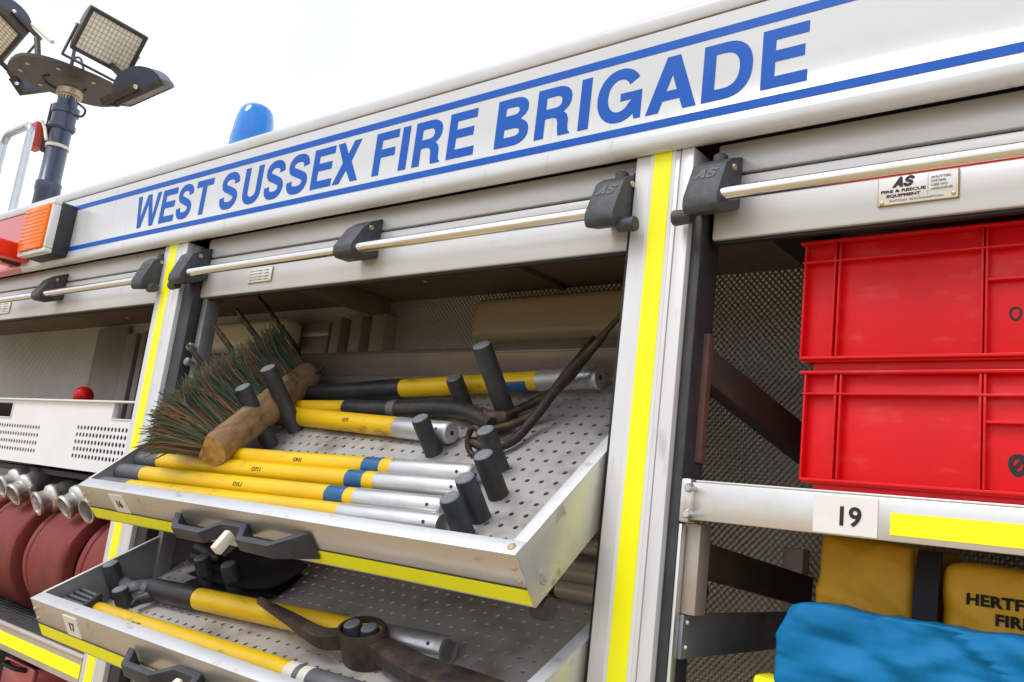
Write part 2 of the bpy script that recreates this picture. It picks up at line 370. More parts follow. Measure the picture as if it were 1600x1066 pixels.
# cant panel with rounded lower edge, and the cap moulding above the joint
prof = [(.25, ZJ - .004), (PY, ZJ - .004), (PY, .60), (PY, .5405), (PY - .0015, .538), (PY - .0015, .528)]
prof += [(PY - .0015 + .014 - .014 * math.cos(R_(a)), .528 - .014 * math.sin(R_(a))) for a in range(10, 91, 10)]
prof += [(PY + .020, .516), (PY + .022, .522), (PY + .022, .575), (.25, .575)]
XP = at(40, 385, PY).x
panel = fe.part('side_panel', MB().prism(prof, XP, XR), 'white_paint', ang=50)
fe.part('red_side_panel', MB().prism(prof, XL, XP - .001), 'red_paint', ang=50)
fe.part('panel_joint', MB().box(XL, XR, PY + .004, .2, ZJ - .004, ZJ + .0005), 'joint')
capz = at(800, 90.5, -.012).z
cp = [(.3, ZJ + .0005), (PY + .001, ZJ + .0005), (PY - .001, ZJ + .004), (PY - .001, capz - .016)]
cp += [(PY - .001 + .016 - .016 * math.cos(R_(a)), capz - .016 + .016 * math.sin(R_(a))) for a in range(10, 91, 10)] + [(.12, capz + .006), (.3, capz + .014)]
fe.part('cap_moulding', MB().prism(cp, XL, XR), 'cap_paint', ang=50)
fe.part('roof', MB().box(XL, XR, .3, 2.25, capz - .07, capz + .014), 'cap_paint')
# stripes
for z0, z1 in ((.5450, .5572), (.6620, .6755)):
    fe.part('stripe', MB().box(at(118, 322, PY).x - .02, XR, PY - .0006, PY + .0005, z0, z1), 'blue_vinyl', panel, smooth=False)
# lettering: left and right edge of each letter measured on the panel
LET = [('W', -2.0842, -1.9747), ('E', -1.965, -1.8999), ('S', -1.8918, -1.8277), ('T', -1.8163, -1.7484), ('S', -1.7122, -1.645), ('U', -1.6258, -1.5607),
       ('S', -1.5477, -1.4832), ('S', -1.4715, -1.4044), ('E', -1.3907, -1.3276), ('X', -1.3233, -1.25), ('F', -1.21, -1.1495), ('I', -1.1404, -1.1208),
       ('R', -1.1056, -1.0381), ('E', -1.0227, -.961), ('B', -.9152, -.8472), ('R', -.833, -.7653), ('I', -.7500, -.7312), ('G', -.7182, -.6416),
       ('A', -.633, -.554), ('D', -.5462, -.4745), ('E', -.4621, -.4008)]
for ch, a, b in LET:
    me = curve_mesh(glyph(ch, b - a, .0832, .0182, .0158), .0002)
    fe.part('letter', mesh_place(me, (a, PY - .0004, .5680), (1, 0, 0), (0, 0, 1), fe.o), 'blue_vinyl', panel)
# structure inside
BY, CZ, FZ = .47, .485, -.62
fe.part('locker_back', MB().box(XL, XR, BY, BY + .02, FZ, CZ), 'stucco', smooth=False)
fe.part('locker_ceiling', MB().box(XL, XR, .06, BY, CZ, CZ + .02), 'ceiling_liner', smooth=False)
fe.part('locker_floor', MB().box(XL, XR, .02, BY, FZ - .03, FZ), 'liner', smooth=False)
fe.part('lower_side', MB().box(XL, XR, 0, .02, -1.2, FZ - .005), 'white_paint', smooth=False)
fe.part('body_core', MB().box(XL, XR, BY + .02, 1.8, -1.15, CZ + .1), 'liner', smooth=False)
for k in range(5):
    y = .15 if k < 3 else 1.75
    x = (-5.3, -4.4, .7, -5.3, .7)[k]
    wh = MB(); wh.tube([(x, y - .14, -1.12), (x, y - .14, -1.12), (x, y + .14, -1.12), (x, y + .14, -1.12)], [.40, .48, .48, .40], 32)
    fe.part('wheel', wh, 'rubber')
# posts between lockers
def post(xs, track=None):
    a, y0, y1, ln, b, c = xs
    zt, zb = .515, -1.0
    m = MB(); m.box(a, ln - .0012, -.002, .05, zb, zt); m.box(ln + .0012, b, -.004, .05, zb, zt); m.box(ln - .004, ln + .004, .006, .05, zb, zt)
    po = fe.part('locker_post', m, 'post_metal', bevel=.0016)
    fe.part('reflective_strip', MB().box(y0, y1, -.0032, -.0018, zb, zt), 'fluor_yellow', po, smooth=False)
    fe.part('strip_border', MB().box(y0 - .006, y1 + .006, -.0026, -.0015, zb, zt), 'strip_edge', po, smooth=False)
    fe.part('rubber_seal', MB().box(b, c, .006, .06, zb, zt - .02), 'rubber', po, bevel=.003)
    if track: fe.part('shutter_track', MB().box(c + .010, track, .026, .06, zb, zt - .05), 'tray_inner', po, bevel=.002)
    fe.part('edge_seal', MB().box(a - .007, a - .0015, .004, .05, zb, zt - .02), 'black', po)
    return po
post((-.6514, -.6212, -.5932, -.5795, -.5588, -.5430))
post((-1.9406, -1.9171, -1.8853, -1.8668, -1.8386, -1.7937), -1.7643)
# roller shutters: slats seen under the panel
def shutter(x0, x1):
    sh = MB().box(x0, x1, .022, .034, .3865, .449)
    s0 = fe.part('roller_shutter', sh, 'slat', bevel=.003)
    for za, zb, yy in ((.4502, .4745, .0205), (.4782, .5235, .0215)):
        fe.part('slat', MB().box(x0, x1, yy, .034, za, zb), 'slat', s0, bevel=.004)
    fe.part('slat_gap_shade', MB().box(x0, x1, .034, .044, .39, .575), 'black', s0)  # black sheet standing in for the shade in the gaps around the slats
    fe.part('bottom_seal', MB().box(x0, x1, .026, .036, .3815, .3862), 'black', s0, bevel=.002)
shutter(-1.7925, -.6625)
shutter(-.5365, XR - .02)
shutter(-4.2, -1.952)
YB = -.030; ZB = at(800, 352, YB).z
for x0, x1 in ((at(296, 433, YB).x, at(925, 338, YB).x), (at(1118, 300, YB).x, XR - .05), (-4.15, at(215, 440, YB).x)):
    fe.part('lift_bar', MB().rod((x0, YB, ZB), (x1, YB, ZB), [(0, .0092), (x1 - x0, .0092)], 24), 'chrome')
def AS_mesh(h):
    a = glyph('A', h * .95, h, h * .27, h * .2); s_ = glyph('S', h * .85, h, h * .26, h * .2)
    lp = [[(x + y * .3, y) for x, y in l] for l in a] + [[(x + y * .3 + h * .92, y) for x, y in l] for l in s_]
    return curve_mesh(lp, .0007)
def bracket(x0, wd, stub=0, thin=False):
    # side profile (y, z) swept along x
    pf = [(.021, .500), (-.010, .486), (-.026, .474), (-.046, .424), (-.046, .411), (-.040, .403), (-.012, .410), (.021, .426)]
    if thin: pf = [(.021, .500), (-.002, .488), (-.022, .472), (-.046, .432), (-.046, .418), (-.038, .411), (-.008, .412), (.021, .424)]
    x1 = x0 + wd
    br = fe.part('bar_bracket', MB().prism(pf, x0, x1), 'bracket_plastic', bevel=.003, seg=2)
    if not thin:
        p0, p1 = Vector((x0, -.026, .474)), Vector((x0, -.046, .422)); up = (p0 - p1).normalized()
        fe.part('emblem', mesh_place(AS_mesh(.0165), p1 + up * .032 + Vector((.008, -.0004, 0)), (1, 0, 0), up, fe.o), 'emboss_grey', br)
        fe.part('bracket_top', MB().rod((x0 + wd * .5, .004, .486), (x0 + wd * .5, .004, .499), [(0, .010), (.011, .010), (.013, .008)], 16), 'bracket_plastic', br)
    fe.part('screw', MB().rod((x1 + .003, -.006, .474), (x1 - .002, -.006, .474), [(0, .002), (.0005, .0045), (.004, .005)], 12), 'brass', br)
    if stub:
        xa, xb = (x1 - .004, x1 + .024) if stub > 0 else (x0 + .004, x0 - .024)
        e = MB().rod((xa, -.022, .407), (xb, -.022, .407), [(0, .0095), (.024, .0108), (.027, .0102), (.028, .007)], 18)
        fe.part('end_roller', e, 'bracket_plastic', br)
    return br
YF = -.046
for u, v, u2, st_, th_ in ((912, 338, 957, 1, False), (1065, 315, 1121, -1, False), (519, 390, 547, 0, True), (261, 438, 284, -1, False), (204, 440, 226, 1, False), (47, 463, 60, 0, True)):
    xa = at(u, v, YF).x; bracket(xa, min(.050, max(.026, at(u2, v, YF).x - xa)), st_, th_)
for u, v in ((309, 545), (305, 568)):
    q = at(u, v, .03); fe.part('catch_knob', MB().rod((q.x, .005, q.z), (q.x, .03, q.z), [(0, .006), (.003, .009), (.012, .009), (.014, .004), (.025, .004)], 14), 'tray_inner')
for u, v, y in ((520, 462, .25), (665, 440, .12), (200, 497, .2), (130, 490, .3), (430, 450, .2)):
    q = atz(u, v, CZ); fe.part('ceiling_screw', MB().rod((q.x, q.y, CZ - .003), (q.x, q.y, CZ + .001), [(0, .003), (.001, .006), (.004, .007)], 10), 'frame_alu')
# maker plates
def plate(u0, v0, u1, v1, big):
    a = at(u0, v0, .021); b = at(u1, v1, .021); x0, x1, z0, z1 = a.x, b.x, a.z, b.z
    if z1 - z0 < .02: z1 = z0 + .045
    pl = fe.part('maker_plate', MB().box(x0, x1, .0195, .0225, z0, z1), 'gold_edge', bevel=.003)
    fe.part('plate_face', MB().box(x0 + .0012, x1 - .0012, .0185, .0200, z0 + .0012, z1 - .0012), 'bezel', pl, bevel=.0006)
    W, H = x1 - x0, z1 - z0; yy = .0184
    def tx(t, fx, fz, size, m='marker', bold=.0002, fw=None):
        me = text_mesh(t, size, .0002, bold)
        if fw:
            wd = max(v.co.x for v in me.vertices) - min(v.co.x for v in me.vertices); k = fw * W / wd
            for v in me.vertices: v.co.x *= k
        fe.part('lettering', mesh_place(me, (x0 + fx * W, yy, z0 + fz * H), (1, 0, 0), (0, 0, 1), fe.o), m, pl)
    if big:
        me = AS_mesh(H * .34)
        fe.part('emblem', mesh_place(me, (x0 + .19 * W, yy, z0 + .60 * H), (1, 0, 0), (0, 0, 1), fe.o), 'marker', pl)
        tx('FIRE & RESCUE', .045, .43, H * .135, fw=.56); tx('EQUIPMENT', .12, .27, H * .135, fw=.42)
        tx('SHUTTER', .67, .75, H * .10, 'grey_print', fw=.24); tx('SYSTEMS', .67, .62, H * .10, 'grey_print', fw=.18); tx('USE NO', .67, .49, H * .10, 'grey_print', fw=.2); tx('ABRASIVE', .67, .36, H * .10, 'grey_print', fw=.26)
        tx('SUTTON  SOUTHAMPTON', .16, .11, H * .09, 'grey_print', fw=.66)
        fe.part('divider', MB().box(x0 + .63 * W, x0 + .633 * W, .0180, .0186, z0 + .24 * H, z1 - .05 * H), 'grey_print', pl)
    else:
        for k in range(4): tx('SHUTTER USE', .08, .15 + .2 * k, H * .12, 'grey_print', fw=.8)
    for fx, fz in ((.06, .10), (.94, .16)):
        c = (x0 + fx * W, .0186, z0 + fz * H)
        fe.part('rivet', MB().rod((c[0], .0172, c[2]), (c[0], .019, c[2]), [(0, .0012), (.0006, .0026), (.0018, .003)], 10), 'brass' if big else 'bezel', pl)
plate(1371, 325, 1500, 262, True)
plate(387, 444, 428, 416, False)
plate(-20, 494, 19, 470, False)
# marker lamp at the left end of the panel
a = at(28, 402, -.075); b = at(73, 393, -.075)
lx0, lx1, lz0, lz1 = a.x, b.x, .526, .672
pfy = lambda x0, x1, z0, z1, y0, y1: MB().box(x0, x1, y0, y1, z0, z1)
lx0 = lx1 - .17
lm = fe.part('marker_lamp', pfy(lx0, lx1, lz0, lz1, -.064, PY + .002), 'rubber', bevel=.008)
bz = MB(); yf0, yf1 = -.084, -.062; bw = .012
bz.box(lx0, lx1, yf0, yf1, lz0, lz0 + bw); bz.box(lx0, lx1, yf0, yf1, lz1 - bw, lz1); bz.box(lx0, lx0 + bw, yf0, yf1, lz0 + bw, lz1 - bw); bz.box(lx1 - bw, lx1, yf0, yf1, lz0 + bw, lz1 - bw)
fe.part('lamp_bezel', bz, 'bezel', lm, bevel=.003)
lens = MB().box(lx0 + bw, lx1 - bw, -.090, -.064, lz0 + bw, lz1 - bw)
for k in range(9):
    zz = lz0 + .03 + k * .011
    lens.box(lx0 + bw + .004, lx1 - bw - .004, -.0912, -.0885, zz, zz + .004)
fe.part('lamp_lens', lens, 'amber_lens', lm, bevel=.001)
for fx in (.3, .72):
    fe.part('lamp_screw', MB().rod((lx0 + fx * (lx1 - lx0), yf0 - .0015, lz0 + .008), (lx0 + fx * (lx1 - lx0), yf0 + .001, lz0 + .008), [(0, .003), (.002, .0035)], 10), 'chrome', lm)
# second round lamp further left
c = at(5, 386, -.09)
sl2 = fe.part('side_lamp', MB().rod((c.x - .06, PY, c.z), (c.x - .06, -.060, c.z), [(0, .032), (.04, .032)], 24), 'black')
fe.part('red_lens', MB().box(c.x - .045, c.x + .016, -.115, PY, c.z - .026, c.z + .022), 'red_lens', sl2, bevel=.008, seg=3)
fe.part('band', MB().box(c.x - .062, c.x - .046, -.118, PY, c.z - .028, c.z + .026), 'black', sl2, bevel=.003)
fe.part('amber_lens', MB().box(c.x - .14, c.x - .063, -.115, PY, c.z - .026, c.z + .022), 'amber_lens', sl2, bevel=.008, seg=3)
# blue beacon on the roof
p = at(397, 200, .16); zr = capz + .006
bc = fe.part('beacon', MB().rod((p.x, .16, zr - .01), (p.x, .16, zr + .03), [(0, .07), (.012, .07), (.016, .062), (.04, .058)], 28), 'black')
zt = at(397, 170, .16).z; h = zt - zr - .03
fe.part('beacon_lens', MB().rod((p.x, .16, zr + .03), (p.x, .16, zt), [(0, .0575), (.012, .0575), (.016, .056), (h * .45, .0535), (h * .80, .0465), (h * .91, .042), (h * .97, .035), (h, .027)], 28), 'blue_lens', bc)
fe.part('lens_band', MB().rod((p.x, .16, zr + .05), (p.x, .16, zr + .056), [(0, .0568), (.003, .058), (.006, .0566)], 28), 'blue_vinyl', bc)
fe.part('reflector', MB().rod((p.x, .16, zr + .03), (p.x, .16, zt - .03), [(0, .025), (h * .6, .03)], 14), 'chrome', bc)

# locker interior details
def beam(a, b, w_, h_, m, name='brace', bev=.002):
    a, b = Vector(a), Vector(b); d = (b - a); up = Vector((0, 0, 1)); s_ = d.cross(up).normalized(); u_ = s_.cross(d).normalized()
    return fe.part(name, MB().obox((a + b) / 2, d / 2, s_ * w_ / 2, u_ * h_ / 2), m, bevel=bev)
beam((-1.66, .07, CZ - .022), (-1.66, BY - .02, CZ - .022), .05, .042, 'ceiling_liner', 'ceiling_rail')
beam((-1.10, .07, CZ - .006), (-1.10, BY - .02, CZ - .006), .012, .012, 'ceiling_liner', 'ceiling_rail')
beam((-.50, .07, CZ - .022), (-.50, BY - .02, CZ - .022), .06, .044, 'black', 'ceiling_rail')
beam((-.42, .10, CZ - .03), (-.05, .10, CZ - .03), .06, .05, 'black', 'ceiling_rail')
def xat(u, y, v=530): return at(u, v, y).x
for u0, u1, m in ((515, 529, 'frame_alu'), (545, 561, 'frame_alu'), (577, 598, 'frame_alu')):
    fe.part('upright', MB().box(xat(u0, .43), xat(u1, .43), .43, BY, FZ, CZ - .04), m, bevel=.002)
fe.part('upright', MB().box(xat(191, .43, 560), xat(207, .43, 560), .43, BY, -.03, CZ - .045), 'liner', bevel=.002)
fe.part('upright', MB().box(xat(214, .43, 560), xat(222, .43, 560), .43, BY, -.03, CZ - .045), 'liner', bevel=.002)
fe.part('side_board', MB().box(xat(145, .455, 560), xat(191, .455, 560), .455, BY - .001, -.03, CZ - .01), 'liner', bevel=.002)
fe.part('wall_board', MB().box(xat(300, .452), xat(512, .452), .452, BY - .001, .05, CZ - .045), 'liner', bevel=.002)
fe.part('wall_rail', MB().box(xat(300, .446), xat(512, .446), .445, .4515, CZ - .085, CZ - .07), 'frame_alu', bevel=.002)
def lamp_box(u0, u1, vt, vb, y):
    a = at(u0, vt, y); b = at(u1, vb, y); zt_, zb_ = a.z, b.z
    t = fe.part('locker_lamp', MB().box(a.x, b.x, y, BY - .001, min(zt_, zb_), max(zt_, zb_)), 'lamp_plastic', bevel=.026, seg=5, ang=60)
    return t
la = at(741, 487, .40); lb = at(968, 487, .40)
lmp = fe.part('locker_lamp', MB().box(la.x, lb.x + .06, .385, BY - .001, .352, .452), 'lamp_plastic', bevel=.024, seg=5, ang=60)
fe.part('lamp_base', MB().box(la.x + .01, lb.x + .05, BY - .02, BY - .0005, .34, .464), 'ivory', lmp, bevel=.004)
la = at(308, 520, .40); lb = at(455, 520, .40)
lmp = fe.part('locker_lamp', MB().box(la.x, lb.x, .385, .444, at(380, 546, .385).z, at(380, 500, .385).z), 'ivory', bevel=.024, seg=5, ang=60)
# right-hand locker: shelf with label, side frame, braces
ztop, zbot = .0625, .0165
sh = fe.part('shelf', MB().box(-.526, XR - .03, .004, .40, ztop - .010, ztop - .003), 'aluminium', bevel=.001)
fe.part('shelf_front', MB().box(-.524, XR - .03, -.002, .006, zbot, ztop), 'aluminium', sh, bevel=.0015)
fe.part('shelf_lip', MB().box(-.520, XR - .03, -.001, .016, ztop, ztop + .003), 'aluminium', sh, bevel=.001)
a = at(1272, 780, -.003); b = at(1370, 840, -.003)
nl = fe.part('number_label', MB().box(a.x, b.x, -.0032, -.0015, zbot + .002, ztop - .003), 'white_label', sh, smooth=False)
me = text_mesh('19', .029, .0004, .0006, spacing=1.0)
a = at(1304, 815, -.004)
fe.part('number', mesh_place(me, (a.x, -.0036, .0285), (1.0, 0, 0), (0, 0, 1), fe.o), 'marker', sh)
a = at(1391, 810, -.003)
fe.part('reflective_strip', MB().box(a.x, XR - .03, -.0030, -.0015, at(1391, 836, -.003).z, at(1391, 801, -.003).z), 'fluor_yellow', sh, smooth=False)
lt = MB().box(-.5385, -.525, -.004, .03, zbot - .004, ztop + .004); lt.box(-.530, -.519, -.012, -.001, zbot + .01, ztop - .004)
lat = fe.part('shelf_latch', lt, 'aluminium', bevel=.0025)
for z in (zbot + .006, ztop - .008):
    fe.part('latch_bolt', MB().rod((-.5225, -.017, z), (-.5225, -.002, z), [(0, .004), (.002, .0055), (.015, .0055)], 12), 'worn_steel', lat)
fe.part('frame_upright', MB().box(-.543, -.519, .02, .05, -.0985, zbot - .004), 'frame_alu', bevel=.002)
fe.part('frame_edge', MB().box(-.5425, -.538, .006, .019, FZ, zbot - .006), 'aluminium', bevel=.001)
sr = fe.part('side_rail', MB().box(-.541, -.533, .0195, .42, -.152, -.099), 'galvanised', bevel=.001)
for z in (-.108, -.138):
    fe.part('rail_rivet', MB().rod((-.530, .030, z), (-.534, .030, z), [(0, .002), (.002, .0035), (.004, .004)], 10), 'aluminium', sr)
fe.part('bracket_plate', MB().box(-.560, -.535, .035, .05, .09, .262), 'rust_plate', bevel=.002)
a = at(1095, 570, .06); b = at(1265, 705, .30)
beam(a, b, .03, .045, 'brace', 'diagonal_brace')
a = at(1085, 872, .06); b = at(1260, 925, .36)
beam(a, b, .02, .045, 'brace', 'diagonal_brace')
fe.part('rear_upright', MB().box(*( (lambda q: (q.x - .02, q.x + .012))(at(1243, 940, .40))), .39, .42, FZ, zbot - .02), 'frame_alu', bevel=.002)
# left-hand locker: crate shelf and hose shelf
fe.part('bag_shelf', MB().box(-.50, XR - .03, .01, .44, -.228, -.212), 'liner', bevel=.002)
fe.part('crate_shelf', MB().box(-4.2, -1.95, .085, BY, -.050, -.034), 'rubber', bevel=.002)
hs = fe.part('hose_shelf', MB().box(-4.2, -1.945, .012, BY, -.432, -.418), 'mat_rubber')
m = MB()
for k in range(22): m.box(-4.2, -1.945, .03 + k * .018, .038 + k * .018, -.419, -.4155)
fe.part('ribbed_mat', m, 'mat_rubber', hs)
m = MB(); m.box(-4.2, -1.945, .0, .012, -.475, -.424); m.tube([(-4.2, .006, -.420), (-1.945, .006, -.420)], .0075, 12)
fe.part('shelf_edge', m, 'frame_alu', hs)
fe.part('reflective_strip', MB().box(-4.2, -1.945, -.0014, .0005, -.462, -.434), 'fluor_yellow', hs, smooth=False)

# ------------------------------------------------------------------ tilting tool trays
class Frame:
    def __init__(s, y, z, tilt, h):
        t = R_(tilt); s.h = h
        s.M = Matrix.Translation((0, y + h * math.sin(t), z - h * math.cos(t))) @ Matrix.Rotation(t, 4, 'X'); s.I = s.M.inverted(); s.I3 = s.I.to_3x3()
    def px(s, u, v, h=0):
        c = s.I @ CAM; r = s.I3 @ ray(u, v); return c + r * ((h - c.z) / r.z)
TH = .075
F1 = Frame(-.165, -.05, 40, TH); F2 = Frame(-.21, -.268, 28.5, TH)
TX0, TX1, TL = -1.78, -.66, .562
def perforated(x0, x1, y0, y1, pitch, r, z, n=8):
    m = MB(); nx = int((x1 - x0) / pitch); ny = int((y1 - y0) / pitch)
    px, py = (x1 - x0) / nx, (y1 - y0) / ny
    sq = [(-1, -1), (0, -1), (1, -1), (1, 0), (1, 1), (0, 1), (-1, 1), (-1, 0)]
    for j in range(ny):
        for i in range(nx):
            cx, cy = x0 + (i + .5) * px, y0 + (j + .5) * py
            o = [(cx + a * px / 2, cy + b * py / 2, z) for a, b in sq]
            q = [(cx + r * math.cos(R_(-135 + 45 * k)), cy + r * math.sin(R_(-135 + 45 * k)), z) for k in range(8)]
            d = [(a, b, z - .002) for a, b, _ in q]
            m.add(o + q + d, [(k, (k + 1) % 8, 8 + (k + 1) % 8, 8 + k) for k in range(8)] + [(8 + k, 8 + (k + 1) % 8, 16 + (k + 1) % 8, 16 + k) for k in range(8)])
    return m
def tray(F, name, label, floor_m, num, num_px, hand_px, pegs, strips):
    t = Thing(name, label, 'tool tray', ((TX0 + TX1) / 2, 0, -.01), F.M, 'tilted tool trays')
    t.part('floor', perforated(TX0 + .004, TX1 - .004, .012, TL - .004,   .027, .0044, .0), floor_m, smooth=False)
    fr = MB(); fr.prism([(0, -.004), (.003, -.004), (.003, TH - .003), (.024, TH - .003), (.024, TH), (0, TH)], TX0, TX1)
    fp = t.part('front_panel', fr, 'tray_front', bevel=.0012)
    t.part('front_lip', MB().box(TX0 + .0005, TX1 - .0005, -.0006, .0245, TH - .0012, TH + .0016), 'lip_metal', fp, bevel=.0005)
    for (a, b, cut) in strips:
        st = MB().prism([(a, .0005), (b + cut, .0005), (b, .0235), (a, .0235)], -.0014, .0006, 'y')
        t.part('reflective_strip', st, 'fluor_yellow', fp, smooth=False)
    t.part('strip_line', MB().box(TX0 + .002, TX1 - .002, -.0010, .0005, .0245, .0262), 'rubber', fp, smooth=False)
    for s_ in (-1, 1):
        x = TX0 if s_ < 0 else TX1
        sd_ = MB().prism([(x, -.004), (x - s_ * .003, -.004), (x - s_ * .003, TH - .003), (x - s_ * .020, TH - .003), (x - s_ * .020, TH), (x, TH)], .001, TL, 'y')
        if s_ < 0: sd_ = MB().box(x, x + .004, .001, TL, -.004, TH - .001)
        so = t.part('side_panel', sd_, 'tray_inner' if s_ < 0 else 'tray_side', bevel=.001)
        if s_ < 0: t.part('side_lip', MB().box(x - .001, x + .006, .024, TL, TH - .001, TH + .0015), 'aluminium', so, bevel=.0005)
        if s_ > 0:
            t.part('side_lip', MB().box(x - .0205, x + .0004, .024, TL, TH + .0002, TH + .0015), 'lip_metal', so, bevel=.0005)
            bo = MB().rod((x - .002, .03, .02), (x + .008, .03, .02), [(0, .010), (.006, .010), (.006, .006), (.010, .006)], 6)
            t.part('pivot_bolt', bo, 'worn_steel', so)
            t.part('rubber_buffer', MB().rod((x + .004, .02, -.022), (x - .02, .02, -.022), [(0, .012), (.002, .015), (.024, .015)], 16), 'rubber', so)
    bk = MB(); bk.box(TX0, TX1, TL - .004, TL, -.004, .062); bk.box(TX0, TX1, TL - .020, TL - .004, .0, .014); bk.box(TX0, TX1, TL - .006, TL + .014, .062, .066)
    t.part('back_panel', bk, 'tray_back', bevel=.001)
    for x, z in ((TX0 + .008, .055), (TX0 + .008, .035), (TX1 - .010, .055), (TX1 - .010, .035)):
        t.part('rivet', MB().rod((x, -.003, z), (x, .001, z), [(0, .002), (.0015, .0038), (.004, .0042)], 10), 'brass', fp)
    t.part('corner_screw', MB().rod((TX1 - .014, .012, TH + .005), (TX1 - .014, .012, TH), [(0, .003), (.002, .0055), (.005, .006)], 10), 'brass', fp)
    # number label on the front face (plane y = 0)
    c = F.I @ CAM
    def fpx(u, v, out=0):
        r = F.I3 @ ray(u, v); return c + r * ((-out - c.y) / r.y)
    p_ = fpx(*num_px)
    t.part('number_label', MB().box(p_.x - .026, p_.x + .026, -.0016, .0004, .027, .066), 'white_label', fp, smooth=False)
    me = text_mesh(num, .022, .0003, .0004, 'CENTER')
    t.part('number', mesh_place(me, (p_.x, -.0021, .039), (1, 0, 0), (0, 0, 1), t.o), 'marker', fp)
    # handle: one moulded strip zigzagging out from the face to make two grips
    hx = fpx(*hand_px).x; yo = -.032
    path = [(.010, -.004), (.036, yo), (.116, yo), (.150, -.007), (.208, -.007), (.224, yo), (.304, yo), (.362, -.004)]
    zs = [.055, .051, .051, .054, .054, .051, .051, .058]; zl = [.014, .029, .029, .029, .029, .029, .027, .010]
    hd = MB(); vs = []; n_ = len(path)
    for i, ((px_, py_), z1, z0) in enumerate(zip(path, zs, zl)):
        a = Vector(path[max(i - 1, 0)]); b = Vector(path[min(i + 1, n_ - 1)]); q = Vector((px_, py_))
        d1 = (q - a).normalized() if i else (b - q).normalized(); d2 = (b - q).normalized() if i < n_ - 1 else d1
        nn = (Vector((-d1.y, d1.x)) + Vector((-d2.y, d2.x))).normalized() * .0065
        if i in (0, n_ - 1): nn = Vector((.011 * (1 if i else -1) * (-1 if i else -1), 0)) if False else Vector((-.011, 0)) if i == n_ - 1 else Vector((.011, 0))
        if i == 0: o_, i_ = q - nn * .9, q + nn * .9
        elif i == n_ - 1: o_, i_ = q - nn * .9, q + nn * .9
        else: o_, i_ = q - nn, q + nn
        vs += [(hx + o_.x, o_.y, z1), (hx + i_.x, i_.y, z1), (hx + i_.x, i_.y, z0), (hx + o_.x, o_.y, z0)]
    fs = [(i * 4 + k, i * 4 + (k + 1) % 4, i * 4 + 4 + (k + 1) % 4, i * 4 + 4 + k) for i in range(n_ - 1) for k in range(4)] + [(0, 1, 2, 3), tuple(range(n_ * 4 - 4, n_ * 4))]
    hm = t.part('handle', hd.add(vs, fs), 'handle_plastic', bevel=.0016)
    t.part('latch', MB().obox((hx + .196, -.044, .047), (.0075, 0, 0), (0, .018, .004), (0, -.002, .0085)), 'ivory', hm, bevel=.003)
    # pegs
    for (bu, bv, ht, r, m_) in pegs:
        q = F.px(bu, bv, 0)
        pg = t.part('peg', MB().rod((q.x, q.y, .0005), (q.x, q.y, ht), [(0, r * 1.02), (.004, r), (ht - .006, r), (ht - .002, r * .95)], 22), m_)
        t.part('peg_cap', MB().rod((q.x, q.y, ht - .003), (q.x, q.y, ht + .001), [(0, r * .94), (.002, r * .90), (.0035, r * .80), (.004, r * .5)], 22), 'peg_top', pg)
    return t
tray(F1, 'tool_tray', 'upper tilted aluminium tool tray numbered 16 holding broom and yellow poles', 'tray_floor', '16', (192, 795), (279, 801),
     [(423, 698, .142, .0175, 'peg_rubber'), (463, 672, .15, .0175, 'peg_rubber'), (795, 657, .152, .0175, 'peg_rubber'), (728, 640, .070, .0165, 'peg_rubber'), (678, 708, .072, .0160, 'peg_rubber'),
      (781, 733, .074, .0160, 'peg_rubber'), (779, 774, .074, .0165, 'peg_rust'), (751, 810, .072, .0160, 'peg_rubber'), (726, 836, .066, .0160, 'peg_rubber')],
     [(TX0 + .003, -1.40, -.012), (-1.21, -1.18, 0), (-1.085, TX1 - .003, 0)])
tray(F2, 'tool_tray', 'lower tilted aluminium tool tray numbered 17 with pickaxe head in it', 'tray_floor_dirty', '17', (113, 978), (203, 1001),
     [(188, 932, .074, .0165, 'peg_rubber'), (196, 948, .040, .0165, 'peg_rubber'), (328, 918, .066, .0165, 'peg_rubber'), (370, 928, .064, .0165, 'peg_rubber'),
      (563, 1026, .058, .0145, 'peg_rubber'), (590, 1033, .058, .0145, 'peg_rubber')],
     [(TX0 + .003, -1.40, -.012), (-1.085, TX1 - .003, 0)])

